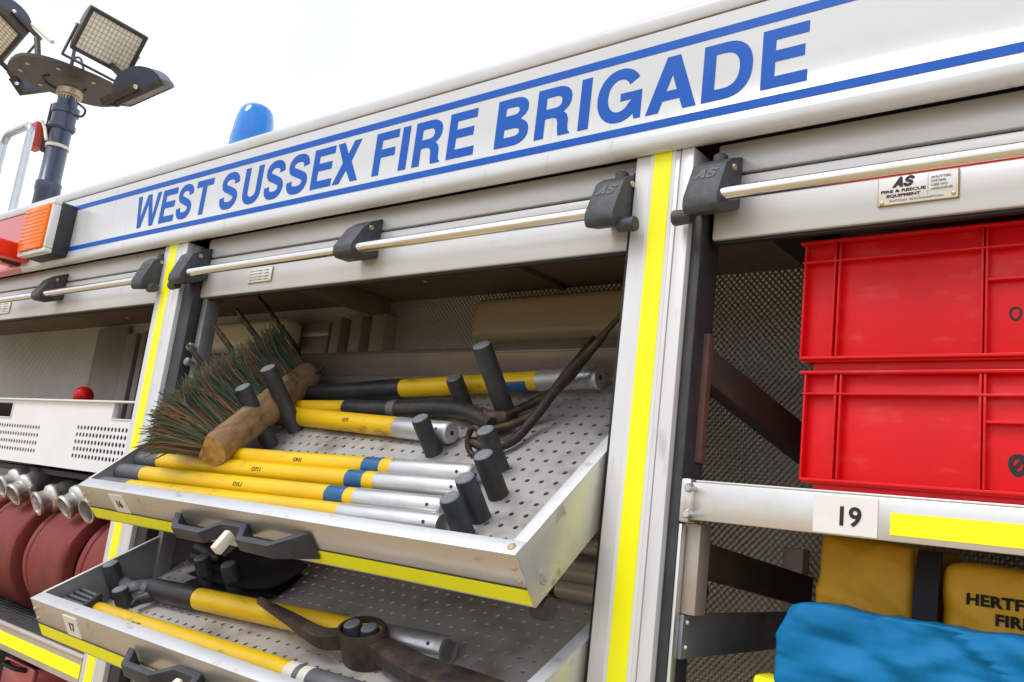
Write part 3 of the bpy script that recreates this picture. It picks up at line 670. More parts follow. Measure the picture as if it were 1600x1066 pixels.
# ------------------------------------------------------------------ tools in the trays
def pole(F, label, a_px, b_px, r, segs, h=None, group=None, name='tool_pole', open_end=False, flat_end=False, marks=None, hend=None, kinds=None):
    """segs: (kind, u where it ends along the axis); kinds name the part and its material"""
    h = r + .0012 if h is None else h
    A = F.px(*a_px, h); B = F.px(*b_px, h if hend is None else hend); d = (B - A).normalized(); L = (B - A).length
    def along(u):                       # where the view ray through column u passes the axis
        v = a_px[1] + (b_px[1] - a_px[1]) * (u - a_px[0]) / (b_px[0] - a_px[0]); r_ = (F.I3 @ ray(u, v)).normalized(); c = F.I @ CAM
        w0 = A - c; bb = d.dot(r_); return max(0, min(L, (bb * r_.dot(w0) - d.dot(w0)) / (1 - bb * bb)))
    t = Thing(name, label, 'pole', (A + B) / 2 - Vector((0, 0, h)), F.M, group)
    t0 = 0; KM = {'socket': 'grey_socket', 'dark_socket': 'dark_socket', 'shaft': 'yellow_shaft', 'tape_band': 'blue_tape', 'ferrule': 'silver_tube', 'steel_ferrule': 'worn_steel', 'grey_band': 'grey_socket', 'white_band': 'ivory'}
    for i, (k, u) in enumerate(segs):
        t1 = L if u is None else along(u); P0, P1 = A + d * t0, A + d * t1; l = t1 - t0
        last = i == len(segs) - 1
        rr = r * {'socket': 1.07, 'dark_socket': 1.08, 'tape_band': 1.015, 'ferrule': 1.03, 'steel_ferrule': 1.05, 'grey_band': 1.02, 'white_band': 1.01}.get(k, 1)
        if last and open_end:
            m = MB().tube([P0, P0 + d * .002, P1 - d * .003, P1, P1, P1 - d * .05], [r, rr, rr, rr * .97, rr * .78, rr * .76], 24)
        elif last:
            m = MB().rod(P0, P1, [(0, r), (.002, rr), (l - .006, rr), (l - .002, rr * .93), (l, rr * .82)], 24)
        elif i == 0:
            m = MB().rod(P0, P1, [(0, rr * .8), (.003, rr * .94), (.008, rr), (l - .003, rr), (l, r)], 24)
        else:
            m = MB().rod(P0, P1, [(0, rr), (l, rr)], 24)
        o = t.part(k, m, KM[k])
        if last and not open_end:
            t.part('end_hole', MB().rod(P1 - d * .004, P1 + d * .0006, [(0, rr * .2), (.0046, rr * .2)], 12), 'black', o)
        if k in ('ferrule', 'steel_ferrule'):
            q = P1 - d * .022 + Vector((0, -math.sin(R_(40)), math.cos(R_(40)))) * (rr * .99)
            t.part('pin_hole', MB().rod(q + Vector((0, .4, -.6)) * .004, q + Vector((0, -.643, .766)) * .0009, [(0, .0028), (.004, .0028)], 10), 'black', o)
        if k == 'shaft' and marks and l > .05:
            me = text_mesh(marks, .0115, .0002, .0002, shear=.2)
            s0 = P0 + d * (l * .56 if i == 1 else l * .3); al = R_(42)
            up = Vector((0, math.cos(al), math.sin(al))) * .85; nrm = Vector((0, -math.sin(al), math.cos(al)))
            t.part('marking', mesh_place(me, s0 + nrm * (r + .0002) - up * .004, d, up, t.o), 'marker', o); marks = None
        t0 = t1
    return t
GR = 'yellow poles lying in the upper tray'
pole(F1, 'yellow pole with blue band, furthest from the tray lip, its end under the broom', (305, 708), (742, 743), .0172, [('socket', 352), ('shaft', 574), ('tape_band', 601), ('shaft', 617), ('ferrule', None)], group=GR, marks='OH1', h=.050, hend=.0185)
pole(F1, 'yellow pole with blue band lying right below the broom block', (210, 717.5), (734, 767), .0172, [('socket', 254), ('shaft', 548), ('tape_band', 575), ('shaft', 592), ('ferrule', None)], group=GR, marks='O711', h=.050, hend=.0185)
pole(F1, 'yellow pole with blue band, second from the tray lip', (186, 737.7), (697, 795), .0176, [('socket', 228), ('shaft', 517), ('tape_band', 546), ('shaft', 560), ('ferrule', None)], group=GR, marks='O1L1', h=.050, hend=.0185)
pole(F1, 'yellow pole without band, tucked against the tray lip, open tube end', (160, 758), (692, 822), .0172, [('socket', 205), ('shaft', 535), ('ferrule', None)], group=GR, open_end=True, h=.050, hend=.0185)
pole(F1, 'short yellow pole with grey socket and silver end, between two short pegs', (408, 645), (706, 677), .0195, [('socket', 460), ('shaft', 623), ('ferrule', None)], h=.021, marks='OTI')
# rake along the back of the upper tray
A = F1.px(520, 613, .03); B = F1.px(938, 590, .03)
d = (B - A).normalized(); L = (B - A).length
rk = Thing('drag_rake', 'long iron rake with black socket, yellow shaft and tines behind the broom', 'rake', (A + B) / 2 - Vector((0, 0, .03)), F1.M)
def al(u, v): return (F1.px(u, v, .03) - A).dot(d)
t1, t2, t3 = al(630, 607), al(842, 596), L
r = .0185
rk.part('socket', MB().rod(A - d * .18, A + d * t1, [(0, r * .7), (.12, r * .9), (.18 + t1 - .01, r * 1.12), (.18 + t1, r * 1.05)], 22), 'dark_socket')
sh_ = rk.part('shaft', MB().rod(A + d * t1, A + d * t2, [(0, r), (t2 - t1, r)], 22), 'yellow_shaft')
ta, tb = al(797, 599), al(829, 597)
m = MB(); K = 10
for i in range(K):
    a0, a1 = R_(150 + 14 * i), R_(150 + 14 * (i + 1)); e1 = Vector((0, 1, 0)); e2 = Vector((0, 0, 1)); rr = r * 1.012
    q = [A + d * t + (e1 * math.cos(a) + e2 * math.sin(a)) * rr for t, a in ((ta, a0), (tb, a0), (tb, a1), (ta, a1))]
    m.add(q, [(0, 1, 2, 3)])
rk.part('blue_label', m, 'blue_tape', sh_)
me = text_mesh('1', .016, .0002, .0003)
rk.part('ferrule', MB().rod(A + d * t2, B, [(0, r), (.003, r * 1.05), (L - t2 - .022, r * 1.08)], 22), 'silver_tube')
ec = rk.part('end_cap', MB().rod(B - d * .022, B, [(0, r * 1.1), (.002, r * 1.16), (.019, r * 1.16), (.022, r * 1.08)], 22), 'worn_steel')
rk.part('end_hole', MB().rod(B - d * .004, B + d * .0006, [(0, .0045), (.0046, .0045)], 12), 'black', ec)
tips = [(293, 538, -.03), (334, 508, .03), (369, 483, .09), (404, 463, .15)]
feet = []
for u, v, y in tips:
    q2 = F1.I @ at(u, v, y); q0 = F1.I @ at(u + 62, v + 84, y + .085); q1 = F1.I @ at(u + 29, v + 40, y + .03); feet.append(q0)
    rk.part('tine', MB().tube(catmull([q0, q1, q2], 6), [.0062] * 9 + [.0058, .0052, .0045, .0034], 9), 'fork_steel')
rk.part('head_bar', MB().tube(catmull([feet[0], feet[1], feet[2], feet[3], feet[3] * .4 + (A - d * .18) * .6, A - d * .18], 4), .008, 10), 'fork_steel')
# fork with long curved tines
A = F1.px(452, 637, .022); B = F1.px(545, 638, .022)
fk = Thing('curved_fork', 'iron fork with long curved rusty tines reaching over the tray back', 'fork', F1.px(640, 640, 0), F1.M)
fk.part('shaft', MB().rod(A, B, [(0, .0165), ((B - A).length, .0165)], 20), 'yellow_shaft')
c_ = [F1.px(u, v, h) for u, v, h in ((543, 638, .022), (618, 640, .024), (690, 638, .026), (722, 641, .028), (752, 652, .028), (770, 664, .026))]
fk.part('socket', MB().tube(catmull(c_, 5), [.0185] * 6 + [.0172] * 5 + [.0165] * 5 + [.0145] * 5 + [.0125] * 5, 18), 'dark_socket')
fk.part('collar', MB().rod(F1.px(612, 640, .024), F1.px(620, 640, .024), [(0, .019), (.02, .019)], 18), 'grey_socket')
fk.part('hub', MB().tube([F1.px(752, 648, .024), F1.px(770, 660, .024), F1.px(792, 652, .024)], [.014, .020, .012], 12), 'rusty_steel')
T = [[(766, 672, .02), (800, 664, .016), (828, 650, .018), (850, 632, .03), (868, 610, .045), (890, 578, .07), (928, 526, .10)],
     [(738, 690, .02), (760, 700, .016), (785, 696, .014), (808, 684, .014), (828, 661, .022), (846, 639, .035), (863, 615, .05), (888, 582, .075), (930, 538, .11), (972, 490, .15)],
     [(775, 655, .022), (805, 642, .020), (832, 630, .02), (858, 616, .03), (885, 595, .045), (905, 572, .07), (948, 522, .11)]]
for k, tt in enumerate(T):
    P = catmull([F1.px(*q) for q in tt], 5); n = len(P)
    fk.part('tine', MB().tube(P, [(.0085 if k == 1 else .0078) * (1 if i < n * .75 else max(.35, 1 - (i / n - .75) * 2.4)) for i in range(n)], 10), 'fork_steel')
cc = F1.px(742, 690, .024); ring = []
for i in range(17):
    a = 2 * math.pi * i / 16; ring.append(cc + Vector((.016 * math.cos(a), .020 * math.sin(a) * .6, .020 * math.sin(a))))
fk.part('eye', MB().tube(ring, .0055, 10), 'fork_steel')

# broom: wooden half-round block across the poles, stiff bristles
A = F1.px(327, 704, .086); B = F1.px(480, 584, .052); d = (B - A).normalized(); L = (B - A).length
br = Thing('broom', 'stiff green and brown bristle broom head on a worn wooden block', 'broom', (A + B) / 2 - Vector((0, 0, .04)), F1.M)
bd = Vector((-.74, -.05, .67)); bd = (bd - d * bd.dot(d)).normalized(); sdv = d.cross(bd)
m = MB(); n = 20; rb = .0345; rings = [(0, .90), (.004, .97), (.012, 1.0), (L * .5, 1.03), (L - .02, 1.0), (L - .006, .95), (L, .84)]
vs = []
for t_, k in rings:
    for i in range(n):
        a = 2 * math.pi * i / n; x, y = math.cos(a), math.sin(a)
        if x > .45: x = .45
        j = 1 + .025 * noise.noise(Vector((t_ * 30, x * 2, y * 2)))
        vs.append(A + d * t_ + (bd * x * 1.12 + sdv * y * .98) * rb * k * j)
fs = [(i * n + k, i * n + (k + 1) % n, (i + 1) * n + (k + 1) % n, (i + 1) * n + k) for i in range(len(rings) - 1) for k in range(n)]
m.add(vs, fs); m.mi = 1; m.add(vs[:n], [tuple(range(n))]); m.add(vs[-n:], [tuple(range(n))])
bl = br.part('block', m, ['wood', 'wood_end'], ang=50)
g_, b_, n_b = MB(), MB(), MB()
for i in range(30):
    for j in range(6):
        f = (i + .5 + .3 * (j % 2)) / 30.5; root = A + d * (L * (.015 + .97 * f)) + bd * rb * .46 + sdv * (j - 2.5) * .0095
        tl = Vector((random.gauss(0, 1), random.gauss(0, 1), random.gauss(0, 1))) * .06
        for k in range(26):
            rr_ = random.random(); tgt = b_ if rr_ < .30 + .22 * math.sin(i * 2.1 + j) else (n_b if rr_ > .90 else g_)
            sp = Vector((random.gauss(0, 1), random.gauss(0, 1), random.gauss(0, 1))) * .065 + tl
            lean = d * ((f - .5) * .36) + sdv * ((j - 2.5) * .11)
            di = (bd + lean + sp).normalized(); ln = .119 * random.uniform(.84, 1.06); rt = root + sp * .03
            bow = sdv * random.gauss(0, .009) + d * random.gauss(0, .009) + Vector((0, 0, -.007))
            P = [rt, rt + di * ln * .5 + bow * .4, rt + di * ln * .8 + bow, rt + di * ln + bow * 1.9]
            tgt.tube(P, [.0014, .0013, .0012, .0008], 3, False)
br.part('green_bristles', g_, 'bristle_green', bl, kind='stuff', smooth=False)
br.part('tan_bristles', n_b, 'bristle_tan', bl, kind='stuff', smooth=False)
br.part('brown_bristles', b_, 'bristle_brown', bl, kind='stuff', smooth=False)
e = B + d * .002
br.part('metal_bracket', MB().tube([e + Vector((-.005, -.01, -.01)), e + Vector((.03, .012, .0)), e + Vector((.052, .008, .012)), e + Vector((.03, -.022, -.004))], .0045, 8), 'fork_steel')

# lower tray: pole with steel end, pickaxe, flat shaft, shovel blades
pole(F2, 'dark socketed yellow pole with open steel tube end lying behind the pickaxe', (240, 921), (700, 1017), .0205, [('dark_socket', 312), ('shaft', 600), ('steel_ferrule', None)], h=.024, open_end=True)
t = pole(F2, 'worn yellow shaft with grey and white bands lying against the lower tray lip', (140, 953), (560, 1088), .0195, [('shaft', 455), ('white_band', 470), ('grey_band', 478), ('white_band', 490), ('grey_band', None)], h=.022, marks='O11O')
# slotted grey head at the end of that shaft
c00, c10, c11, c01 = [F2.px(u, v, .052) for u, v in ((76, 928), (128, 946), (156, 926), (112, 906))]
gp = MB(); nb = 4
for k in range(nb):
    f0, f1 = k / nb + .02, (k + .58) / nb + .02
    q4 = [c00.lerp(c01, f0), c10.lerp(c11, f0), c10.lerp(c11, f1), c00.lerp(c01, f1)]
    gp.add(q4 + [q - Vector((0, 0, .012)) for q in q4], [(0, 1, 2, 3), (7, 6, 5, 4), (0, 4, 5, 1), (1, 5, 6, 2), (2, 6, 7, 3), (3, 7, 4, 0)])
for k, b in enumerate(range(nb)):
    bar = MB(); bar.add(gp.v[b * 8:b * 8 + 8], [tuple(i - 0 for i in f) for f in [(0, 1, 2, 3), (7, 6, 5, 4), (0, 4, 5, 1), (1, 5, 6, 2), (2, 6, 7, 3), (3, 7, 4, 0)]])
    t.part('grip_bar', bar, 'grey_socket', bevel=.002)
q4 = [q - Vector((0, 0, .0125)) for q in (c00, c10, c11, c01)]
bp = MB(); bp.add(q4 + [q - Vector((0, 0, .02)) for q in q4], [(0, 1, 2, 3), (7, 6, 5, 4), (0, 4, 5, 1), (1, 5, 6, 2), (2, 6, 7, 3), (3, 7, 4, 0)])
t.part('grip_base', bp, 'black')
t.part('grip_frame', MB().tube([c10 - Vector((0, 0, .006)), c11 - Vector((0, 0, .006))], .007, 8), 'handle_plastic')
# hooked iron head of the dark pole
hk = [F2.px(u, v, h) for u, v, h in ((243, 922, .024), (226, 914, .030), (205, 916, .034), (190, 905, .032), (188, 893, .03))]
ht = Thing('iron_hook', 'grey forged hook head at the socket of the dark pole in the lower tray', 'hook', F2.px(215, 925, 0), F2.M)
ht.part('hook', MB().tube(catmull(hk, 5), [.018] * 5 + [.015] * 5 + [.012] * 5 + [.010] * 5 + [.006], 12, flat=.6), 'grey_socket')
ht.part('blade', MB().tube([F2.px(240, 930, .02), F2.px(215, 938, .02), F2.px(205, 948, .02)], [.012, .010, .004], 10), 'dark_socket')
# pickaxe head
pk = Thing('pickaxe_head', 'rusty pickaxe head slipped over two rubber pegs', 'pickaxe', F2.px(577, 1030, 0), F2.M)
c0 = F2.px(577, 1030, .0); c0.z = .0
m = MB(); n = 28
def eye(z, k, ki):
    o = []; i_ = []
    for q in range(n):
        a = 2 * math.pi * q / n
        o.append(c0 + Vector((.047 * k * math.cos(a), .032 * k * math.sin(a), z))); i_.append(c0 + Vector((.047 * ki * math.cos(a), .032 * ki * math.sin(a), z)))
    return o, i_
o1, i1 = eye(.0015, 1.05, .80); o2, i2 = eye(.052, .98, .84); o3, i3 = eye(.055, .95, .86)
vs = o1 + o2 + o3 + i3 + i1; fs = []
for a in range(5):
    for q in range(n): fs.append((a * n + q, a * n + (q + 1) % n, ((a + 1) % 5) * n + (q + 1) % n, ((a + 1) % 5) * n + q))
m.add(vs, fs); pk.part('eye', m, 'rusty_steel', ang=50)
def blade(P, sec):                     # tapering rectangular arm
    P = catmull(P, 6); m = MB(); n = len(P); vs = []; fs = []
    for i, p_ in enumerate(P):
        dd = (P[min(i + 1, n - 1)] - P[max(i - 1, 0)]).normalized(); f = i / (n - 1)
        wv, hv = sec(f); up = Vector((0, 0, 1)); s_ = dd.cross(up).normalized(); u2 = s_.cross(dd)
        vs += [p_ + s_ * a * wv + u2 * b * hv for a, b in ((-1, -.8), (0, -1), (1, -.8), (1, .8), (0, 1), (-1, .8))]
    for i in range(n - 1):
        for k in range(6): fs.append((i * 6 + k, i * 6 + (k + 1) % 6, i * 6 + 6 + (k + 1) % 6, i * 6 + 6 + k))
    fs += [tuple(range(6)), tuple(range(n * 6 - 6, n * 6))]
    return m.add(vs, fs)
pk.part('point_arm', blade([c0 + Vector((-.036, .004, .028)), F2.px(505, 997, .040), F2.px(455, 968, .050), F2.px(405, 938, .058)], lambda f: (.017 - .012 * f, .017 - .012 * f)), 'rusty_steel', ang=50)
pk.part('chisel_arm', blade([c0 + Vector((.036, -.004, .028)), F2.px(650, 1046, .036), F2.px(720, 1070, .034), F2.px(800, 1100, .028)], lambda f: (.016 + .012 * f, .018 - .012 * f)), 'rusty_steel', ang=50)
# shovel blades
for k, (lab, u, v, hh) in enumerate((('black dished shovel blade lying flat, under the other one', 385, 908, .006), ('black dished shovel blade on top, beside the two upright pegs', 392, 893, .024))):
    q = F2.px(u, v, hh); s_ = Thing('shovel_blade', lab, 'shovel', q - Vector((0, 0, hh)), F2.M, 'shovel blades in the lower tray')
    m = MB(); nu, nv = 14, 10; vs = []
    for i in range(nu + 1):
        for j in range(nv + 1):
            a, b = i / nu * 2 - 1, j / nv * 2 - 1
            wd = .062 * (1 - .25 * max(0, a) ** 2) ; x = a * .125; y = b * wd; z = .006 * (b * b) + .003 * a * a + .004 * noise.noise(Vector((a * 2 + k, b * 2, 1)))
            vs.append(q + Vector((x, y, z)))
    top = len(vs); vs += [v_ - Vector((0, 0, .0025)) for v_ in vs]
    N = nv + 1; fs = []
    for i in range(nu):
        for j in range(nv):
            f = (i * N + j, (i + 1) * N + j, (i + 1) * N + j + 1, i * N + j + 1); fs += [f, tuple(top + x for x in f[::-1])]
    m.add(vs, fs); s_.part('blade', m, 'dark_socket', ang=60)
    s_.part('neck', MB().tube([q + Vector((-.10, 0, .012)), q + Vector((-.13, .0, .020)), q + Vector((-.19, .01, .020))], [.008, .014, .016], 12), 'dark_socket')
# steel tubes at the back of the lower tray
for k, (u, v, r_, lab) in enumerate(((898, 852, .013, 'dull steel tube, topmost of three behind the lower tray'), (898, 893, .019, 'thick dull steel tube, middle of three behind the lower tray'), (892, 922, .016, 'dull steel tube, lowest of three behind the lower tray'))):
    q = at(u, v, .20); x0 = at(845 + k * 2, v, .20).x
    s_ = Thing('steel_tube', lab, 'tube', (q.x, q.y, q.z - r_), group='steel tubes behind the lower tray')
    s_.part('tube', MB().tube([(x0, .2, q.z), (x0, .2, q.z), (-.60, .2, q.z), (-.60, .2, q.z), (-.63, .2, q.z)], [r_ * .9, r_, r_, r_ * .8, r_ * .8], 20), 'frame_alu')
    s_.part('collar', MB().rod((x0 + .02, .2, q.z), (x0 + .03, .2, q.z), [(0, r_ * 1.08), (.012, r_ * 1.08)], 20), 'dark_socket')

# ------------------------------------------------------------------ right-hand locker contents
def red_crate(z0, z1, label, y=.062, dx=0):
    x0, x1 = -.422 + dx, .180 + dx; t = Thing('red_crate', label, 'crate', ((x0 + x1) / 2, y + .2, z0), group='stacked red crates')
    H = z1 - z0; yb = y + .39; f = y + .012
    m = MB(); m.box(x0 + .005, x1 - .005, f, f + .004, z0 + .012, z1 - .004); m.box(x0 + .010, x1 - .010, yb - .004, yb, z0 + .012, z1 - .004)
    m.box(x0 + .010, x0 + .014, f + .004, yb - .004, z0 + .012, z1 - .004); m.box(x1 - .014, x1 - .010, f + .004, yb - .004, z0 + .012, z1 - .004)
    t.part('wall', m, 'red_plastic', bevel=.001)
    t.part('base', MB().box(x0 + .018, x1 - .018, f + .006, yb - .006, z0 + .0005, z0 + .016), 'red_plastic', bevel=.002)
    rm = MB()
    for z in (z1 - .004, ):
        rm.box(x0, x1, y, f + .004, z, z + .004); rm.box(x0, x1, yb - .004, yb + .008, z, z + .004); rm.box(x0, x0 + .014, f + .004, yb - .004, z, z + .004); rm.box(x1 - .014, x1, f + .004, yb - .004, z, z + .004)
    t.part('rim', rm, 'red_plastic', bevel=.0012)
    lowr = z1 - .030
    t.part('rim_rib', MB().box(x0 + .004, x1 - .004, y + .001, f + .001, lowr, lowr + .0025), 'red_plastic', bevel=.0006)
    t.part('foot_rib', MB().box(x0 + .006, x1 - .006, y + .002, f + .001, z0 + .014, z0 + .0175), 'red_plastic', bevel=.0006)
    for x in (x0 + .006, x0 + .044, x0 + .050, -.2185, -.2140, -.018, -.013, x1 - .05, x1 - .044, x1 - .008):
        t.part('rib', MB().box(x, x + .0026, y + .002, f + .001, z0 + .0176, z1 - .0042), 'red_plastic', bevel=.0006)
    hz = z0 + H * .60
    t.part('handle_rib', MB().box(-.2114, -.018, y + .003, f + .001, hz, hz + .003), 'red_plastic', bevel=.0006)
    return t, f
zc = ztop + .003
t1_, f1_ = red_crate(zc, .2155, 'red plastic stacking crate resting on the aluminium shelf')
t2_, f2_ = red_crate(.2165, .3860, 'red plastic stacking crate on top of another red crate', dx=-.008)
def ring_mark(t, c, r0, r1, name='marking'):
    n = 24; m = MB(); vs = []
    for i in range(n):
        a = 2 * math.pi * i / n; k = 1 + .05 * math.sin(3 * a)
        vs += [c + Vector((math.cos(a) * r1 * k * .78, 0, math.sin(a) * r1 * k)), c + Vector((math.cos(a) * r0 * k * .7, 0, math.sin(a) * r0 * k))]
    m.add(vs, [(2 * i, 2 * ((i + 1) % n), 2 * ((i + 1) % n) + 1, 2 * i + 1) for i in range(n)])
    t.part(name, m, 'marker')
ring_mark(t2_, at(1587, 490, f2_ - .0004), .0055, .0085); ring_mark(t1_, at(1591, 727, f1_ - .0004), .0065, .0125)
m = MB(); c = at(1591, 727, f1_ - .0006); m.obox(c, (.004, 0, .005), (0, .0002, 0), (.0016, 0, -.0013)); t1_.part('marking', m, 'marker')
# soft bags
from mathutils.bvhtree import BVHTree
def bag(name, label, x0, x1, y0, y1, z0, z1, m_, seed, amp=.008, p=9, group=None, slope=0, fold=1.0):
    t = Thing(name, label, 'bag', ((x0 + x1) / 2, (y0 + y1) / 2, z0), group=group)
    bm = bmesh.new(); bmesh.ops.create_cube(bm, size=2)
    bmesh.ops.subdivide_edges(bm, edges=bm.edges, cuts=64, use_grid_fill=True)
    c = Vector(((x0 + x1) / 2, (y0 + y1) / 2, (z0 + z1) / 2)); hf = Vector(((x1 - x0) / 2, (y1 - y0) / 2, (z1 - z0) / 2))
    for v in bm.verts:
        a = v.co; k = (abs(a.x) ** p + abs(a.y) ** p + abs(a.z) ** p) ** (1 / p); a = a / k
        q = Vector((a.x * hf.x, a.y * hf.y, a.z * hf.z)) + c
        w_ = Vector((q.x * 9 + seed, seed * .7, q.z * 11))
        rid = lambda vv: max(0, .8 - 3.0 * abs(noise.noise(vv)))
        f1 = rid(Vector((q.x * 5 + q.z * 9 + seed, seed, q.z * 4 - q.x * 3))); f2 = rid(Vector((q.x * 11 - q.z * 7, seed * 2, q.x * 6 + q.z * 9)))
        wx = .03 * noise.noise(Vector((q.x * 4 + seed, 3, q.z * 4))); ta, na = (q.x * .80 - q.z * .60), (q.x * .60 + q.z * .80) + wx
        tb, nb_ = (q.x * .75 + q.z * .66), (-q.x * .66 + q.z * .75) + wx
        sh1 = max(0, 1 - 3.4 * abs(noise.noise(Vector((ta * 4 + seed, seed, na * 15))))); sh2 = max(0, 1 - 4.0 * abs(noise.noise(Vector((tb * 5, seed * 2, nb_ * 17)))))
        v2 = noise.voronoi(Vector((q.x * 24 - q.z * 12, seed, q.z * 22 + q.x * 6)))[0]
        v1 = noise.voronoi(Vector((q.x * 11 + q.z * 14 + seed, seed * .3, q.z * 10 - q.x * 6)))[0]
        dsp = amp * (noise.noise(w_) * .7 + fold * (.75 * sh1 ** 1.5 + .5 * sh2 ** 1.5 + 1.1 * (v1[1] - v1[0]) + .25 * (v2[1] - v2[0])) - .6)
        nn = Vector((a.x ** 7, a.y ** 7, a.z ** 7)); nn = nn.normalized() if nn.length > 0 else nn
        q += Vector((nn.x * .6, nn.y, nn.z * .3)) * dsp + Vector((0, 0, slope * (q.x - x0))) * max(0, a.z)
        q.z = max(q.z, z0 + .0005)
        v.co = q - t.o
    me = bpy.data.meshes.new('body'); bm.to_mesh(me); tree = BVHTree.FromBMesh(bm); bm.free(); me.shade_smooth()
    return t, t.part('body', me, m_), tree
zs_ = -.212
bx0 = at(1276, 900, .10).x; bx1 = at(1427, 900, .10).x
bag('yellow_bag', 'plain yellow vinyl bag under the shelf, left of the black strap', bx0, bx1, .10, .36, zs_, at(1340, 836, .10).z, 'yellow_bag', 3, .006, 18, 'yellow bags under the shelf', -.05)
b2x0 = at(1466, 930, .085).x
tb_, bo_, tr_ = bag('yellow_bag', 'yellow vinyl bag printed HERTFORD FIRE under the shelf', b2x0, .30, .085, .36, zs_, at(1480, 872, .085).z, 'yellow_bag', 9, .005, 18, 'yellow bags under the shelf', -.03)
for txt, (u, v), kx in (('HERTFORD', (1509, 943), 1.15), ('FIRE', (1554, 977), 1.15)):
    q = at(u, v, .085); me = text_mesh(txt, .0160, .0002, .0007, spacing=1.05)
    mesh_place(me, (q.x, .08, q.z), (kx, 0, 0), (0, 0, 1), tb_.o)
    for v_ in me.vertices:
        hit = tr_.ray_cast(Vector((v_.co.x, -1, v_.co.z)), Vector((0, 1, 0)))
        if hit[0]: v_.co.y = hit[0].y - .0014
    tb_.part('printing', me, 'marker', bo_)
sx0, sx1 = at(1427, 900, .08).x, at(1466, 900, .08).x; sm = (sx0 + sx1) / 2; hw_ = (sx1 - sx0) / 2
st = Thing('black_strap', 'wide black webbing strap hanging between the yellow bags', 'strap', (sm, .09, -.15))
P = catmull([(sm, .10, .012), (sm, .085, -.02), (sm, .080, -.06), (sm + .002, .080, -.10), (sm + .002, .081, -.14)], 4); vs = []; n = len(P)
for i, q in enumerate(P):
    dd = (P[min(i + 1, n - 1)] - P[max(i - 1, 0)]).normalized(); nn = dd.cross(Vector((1, 0, 0))).normalized() * .0015
    vs += [q + Vector((-hw_, 0, 0)) + nn, q + Vector((hw_, 0, 0)) + nn, q + Vector((hw_, 0, 0)) - nn, q + Vector((-hw_, 0, 0)) - nn]
st.part('webbing', MB().add(vs, [(i * 4 + k, i * 4 + (k + 1) % 4, i * 4 + 4 + (k + 1) % 4, i * 4 + 4 + k) for i in range(n - 1) for k in range(4)] + [(0, 1, 2, 3), tuple(range(n * 4 - 4, n * 4))]), 'strap')
bag('blue_bag', 'crumpled bright blue vinyl bag in front of the yellow bags', at(1226, 1000, .02).x, .34, .016, .078, zs_, at(1240, 938, .03).z, 'blue_bag', 21, .020, 26, None, -.004, 1.0)
# dim clutter at the locker foot
cl = Thing('grey_holdall', 'dark holdall with yellow patch on the lower shelf beside blue bag', 'bag', (-.43, .22, zs_))
m = MB(); vs = []
bmx = bmesh.new(); bmesh.ops.create_icosphere(bmx, subdivisions=4, radius=1)
for v in bmx.verts:
    a = v.co; k = 1 + .18 * noise.noise(a * 2.2) + .08 * noise.noise(a * 6); v.co = Vector((a.x * .06 * k, a.y * .14 * k, a.z * .028 * k + .032))
me = bpy.data.meshes.new('body'); bmx.to_mesh(me); bmx.free(); me.shade_smooth(); cl.part('body', me, 'brace')
q = at(1200, 1058, .06)
cl.part('patch', MB().box(q.x - .02, q.x + .02, .06, .10, zs_ + .0005, q.z), 'fluor_yellow', bevel=.006)

# ------------------------------------------------------------------ left-hand locker contents
wy = .052
x1c = -1.985; x0c = -2.95
zt_ = at(0, 624, wy).z; zb_ = at(0, 718, wy).z
wc = Thing('perforated_crate', 'white perforated plastic crate on the locker shelf above the hoses', 'crate', ((x0c + x1c) / 2, .25, zb_))
m = MB()
def XA(u, v): return at(u, v, wy).x
pa = [(XA(0, 700) - .10, XA(58, 690), at(30, 708, wy).z, at(30, 660, wy).z), (XA(113, 700), XA(203, 690), at(150, 722, wy).z, at(150, 664, wy).z)]
hh_ = [(XA(0, 640) - .05, XA(20, 640), at(10, 651, wy).z, at(10, 629, wy).z), (XA(179, 640), XA(214, 640), at(190, 655, wy).z, at(190, 630, wy).z)]
xs = sorted(set([x0c, x1c] + [a for q in pa + hh_ for a in q[:2]])); zs = sorted(set([zb_, zt_] + [a for q in pa + hh_ for a in q[2:]]))
for i in range(len(xs) - 1):
    for j in range(len(zs) - 1):
        cx, cz = (xs[i] + xs[i + 1]) / 2, (zs[j] + zs[j + 1]) / 2
        if any(q[0] < cx < q[1] and q[2] < cz < q[3] for q in pa + hh_): continue
        m.add([(xs[i], wy, zs[j]), (xs[i + 1], wy, zs[j]), (xs[i + 1], wy, zs[j + 1]), (xs[i], wy, zs[j + 1])], [(0, 1, 2, 3)])
for (a, b, c_, d_) in pa:
    pm = perforated(a, b, c_, d_, .0172, .0062, 0)
    m.add([(v.x, wy - v.z, v.y) for v in pm.v], pm.f)
fw = wc.part('front_wall', m, 'white_crate', smooth=False)
m = MB(); m.box(x0c, x1c, wy + .38, wy + .384, zb_, zt_); m.box(x0c, x0c + .004, wy + .001, wy + .379, zb_, zt_); m.box(x1c - .004, x1c, wy + .001, wy + .379, zb_, zt_); m.box(x0c + .005, x1c - .005, wy + .004, wy + .379, zb_ + .001, zb_ + .005)
wc.part('walls', m, 'crate_inner_shade')
wc.part('rim', MB().box(x0c - .004, x1c + .004, wy - .010, wy + .006, zt_ - .001, zt_ + .004), 'white_crate', bevel=.0015)
for (a, b, c_, d_) in hh_:
    m = MB(); w2 = .003
    m.box(a, b, wy - .003, wy + .012, c_ - w2, c_); m.box(a, b, wy - .003, wy + .012, d_, d_ + w2); m.box(a - w2, a, wy - .003, wy + .012, c_ - w2, d_ + w2); m.box(b, b + w2, wy - .003, wy + .012, c_ - w2, d_ + w2)
    wc.part('hand_hole', m, 'white_crate', bevel=.0008)
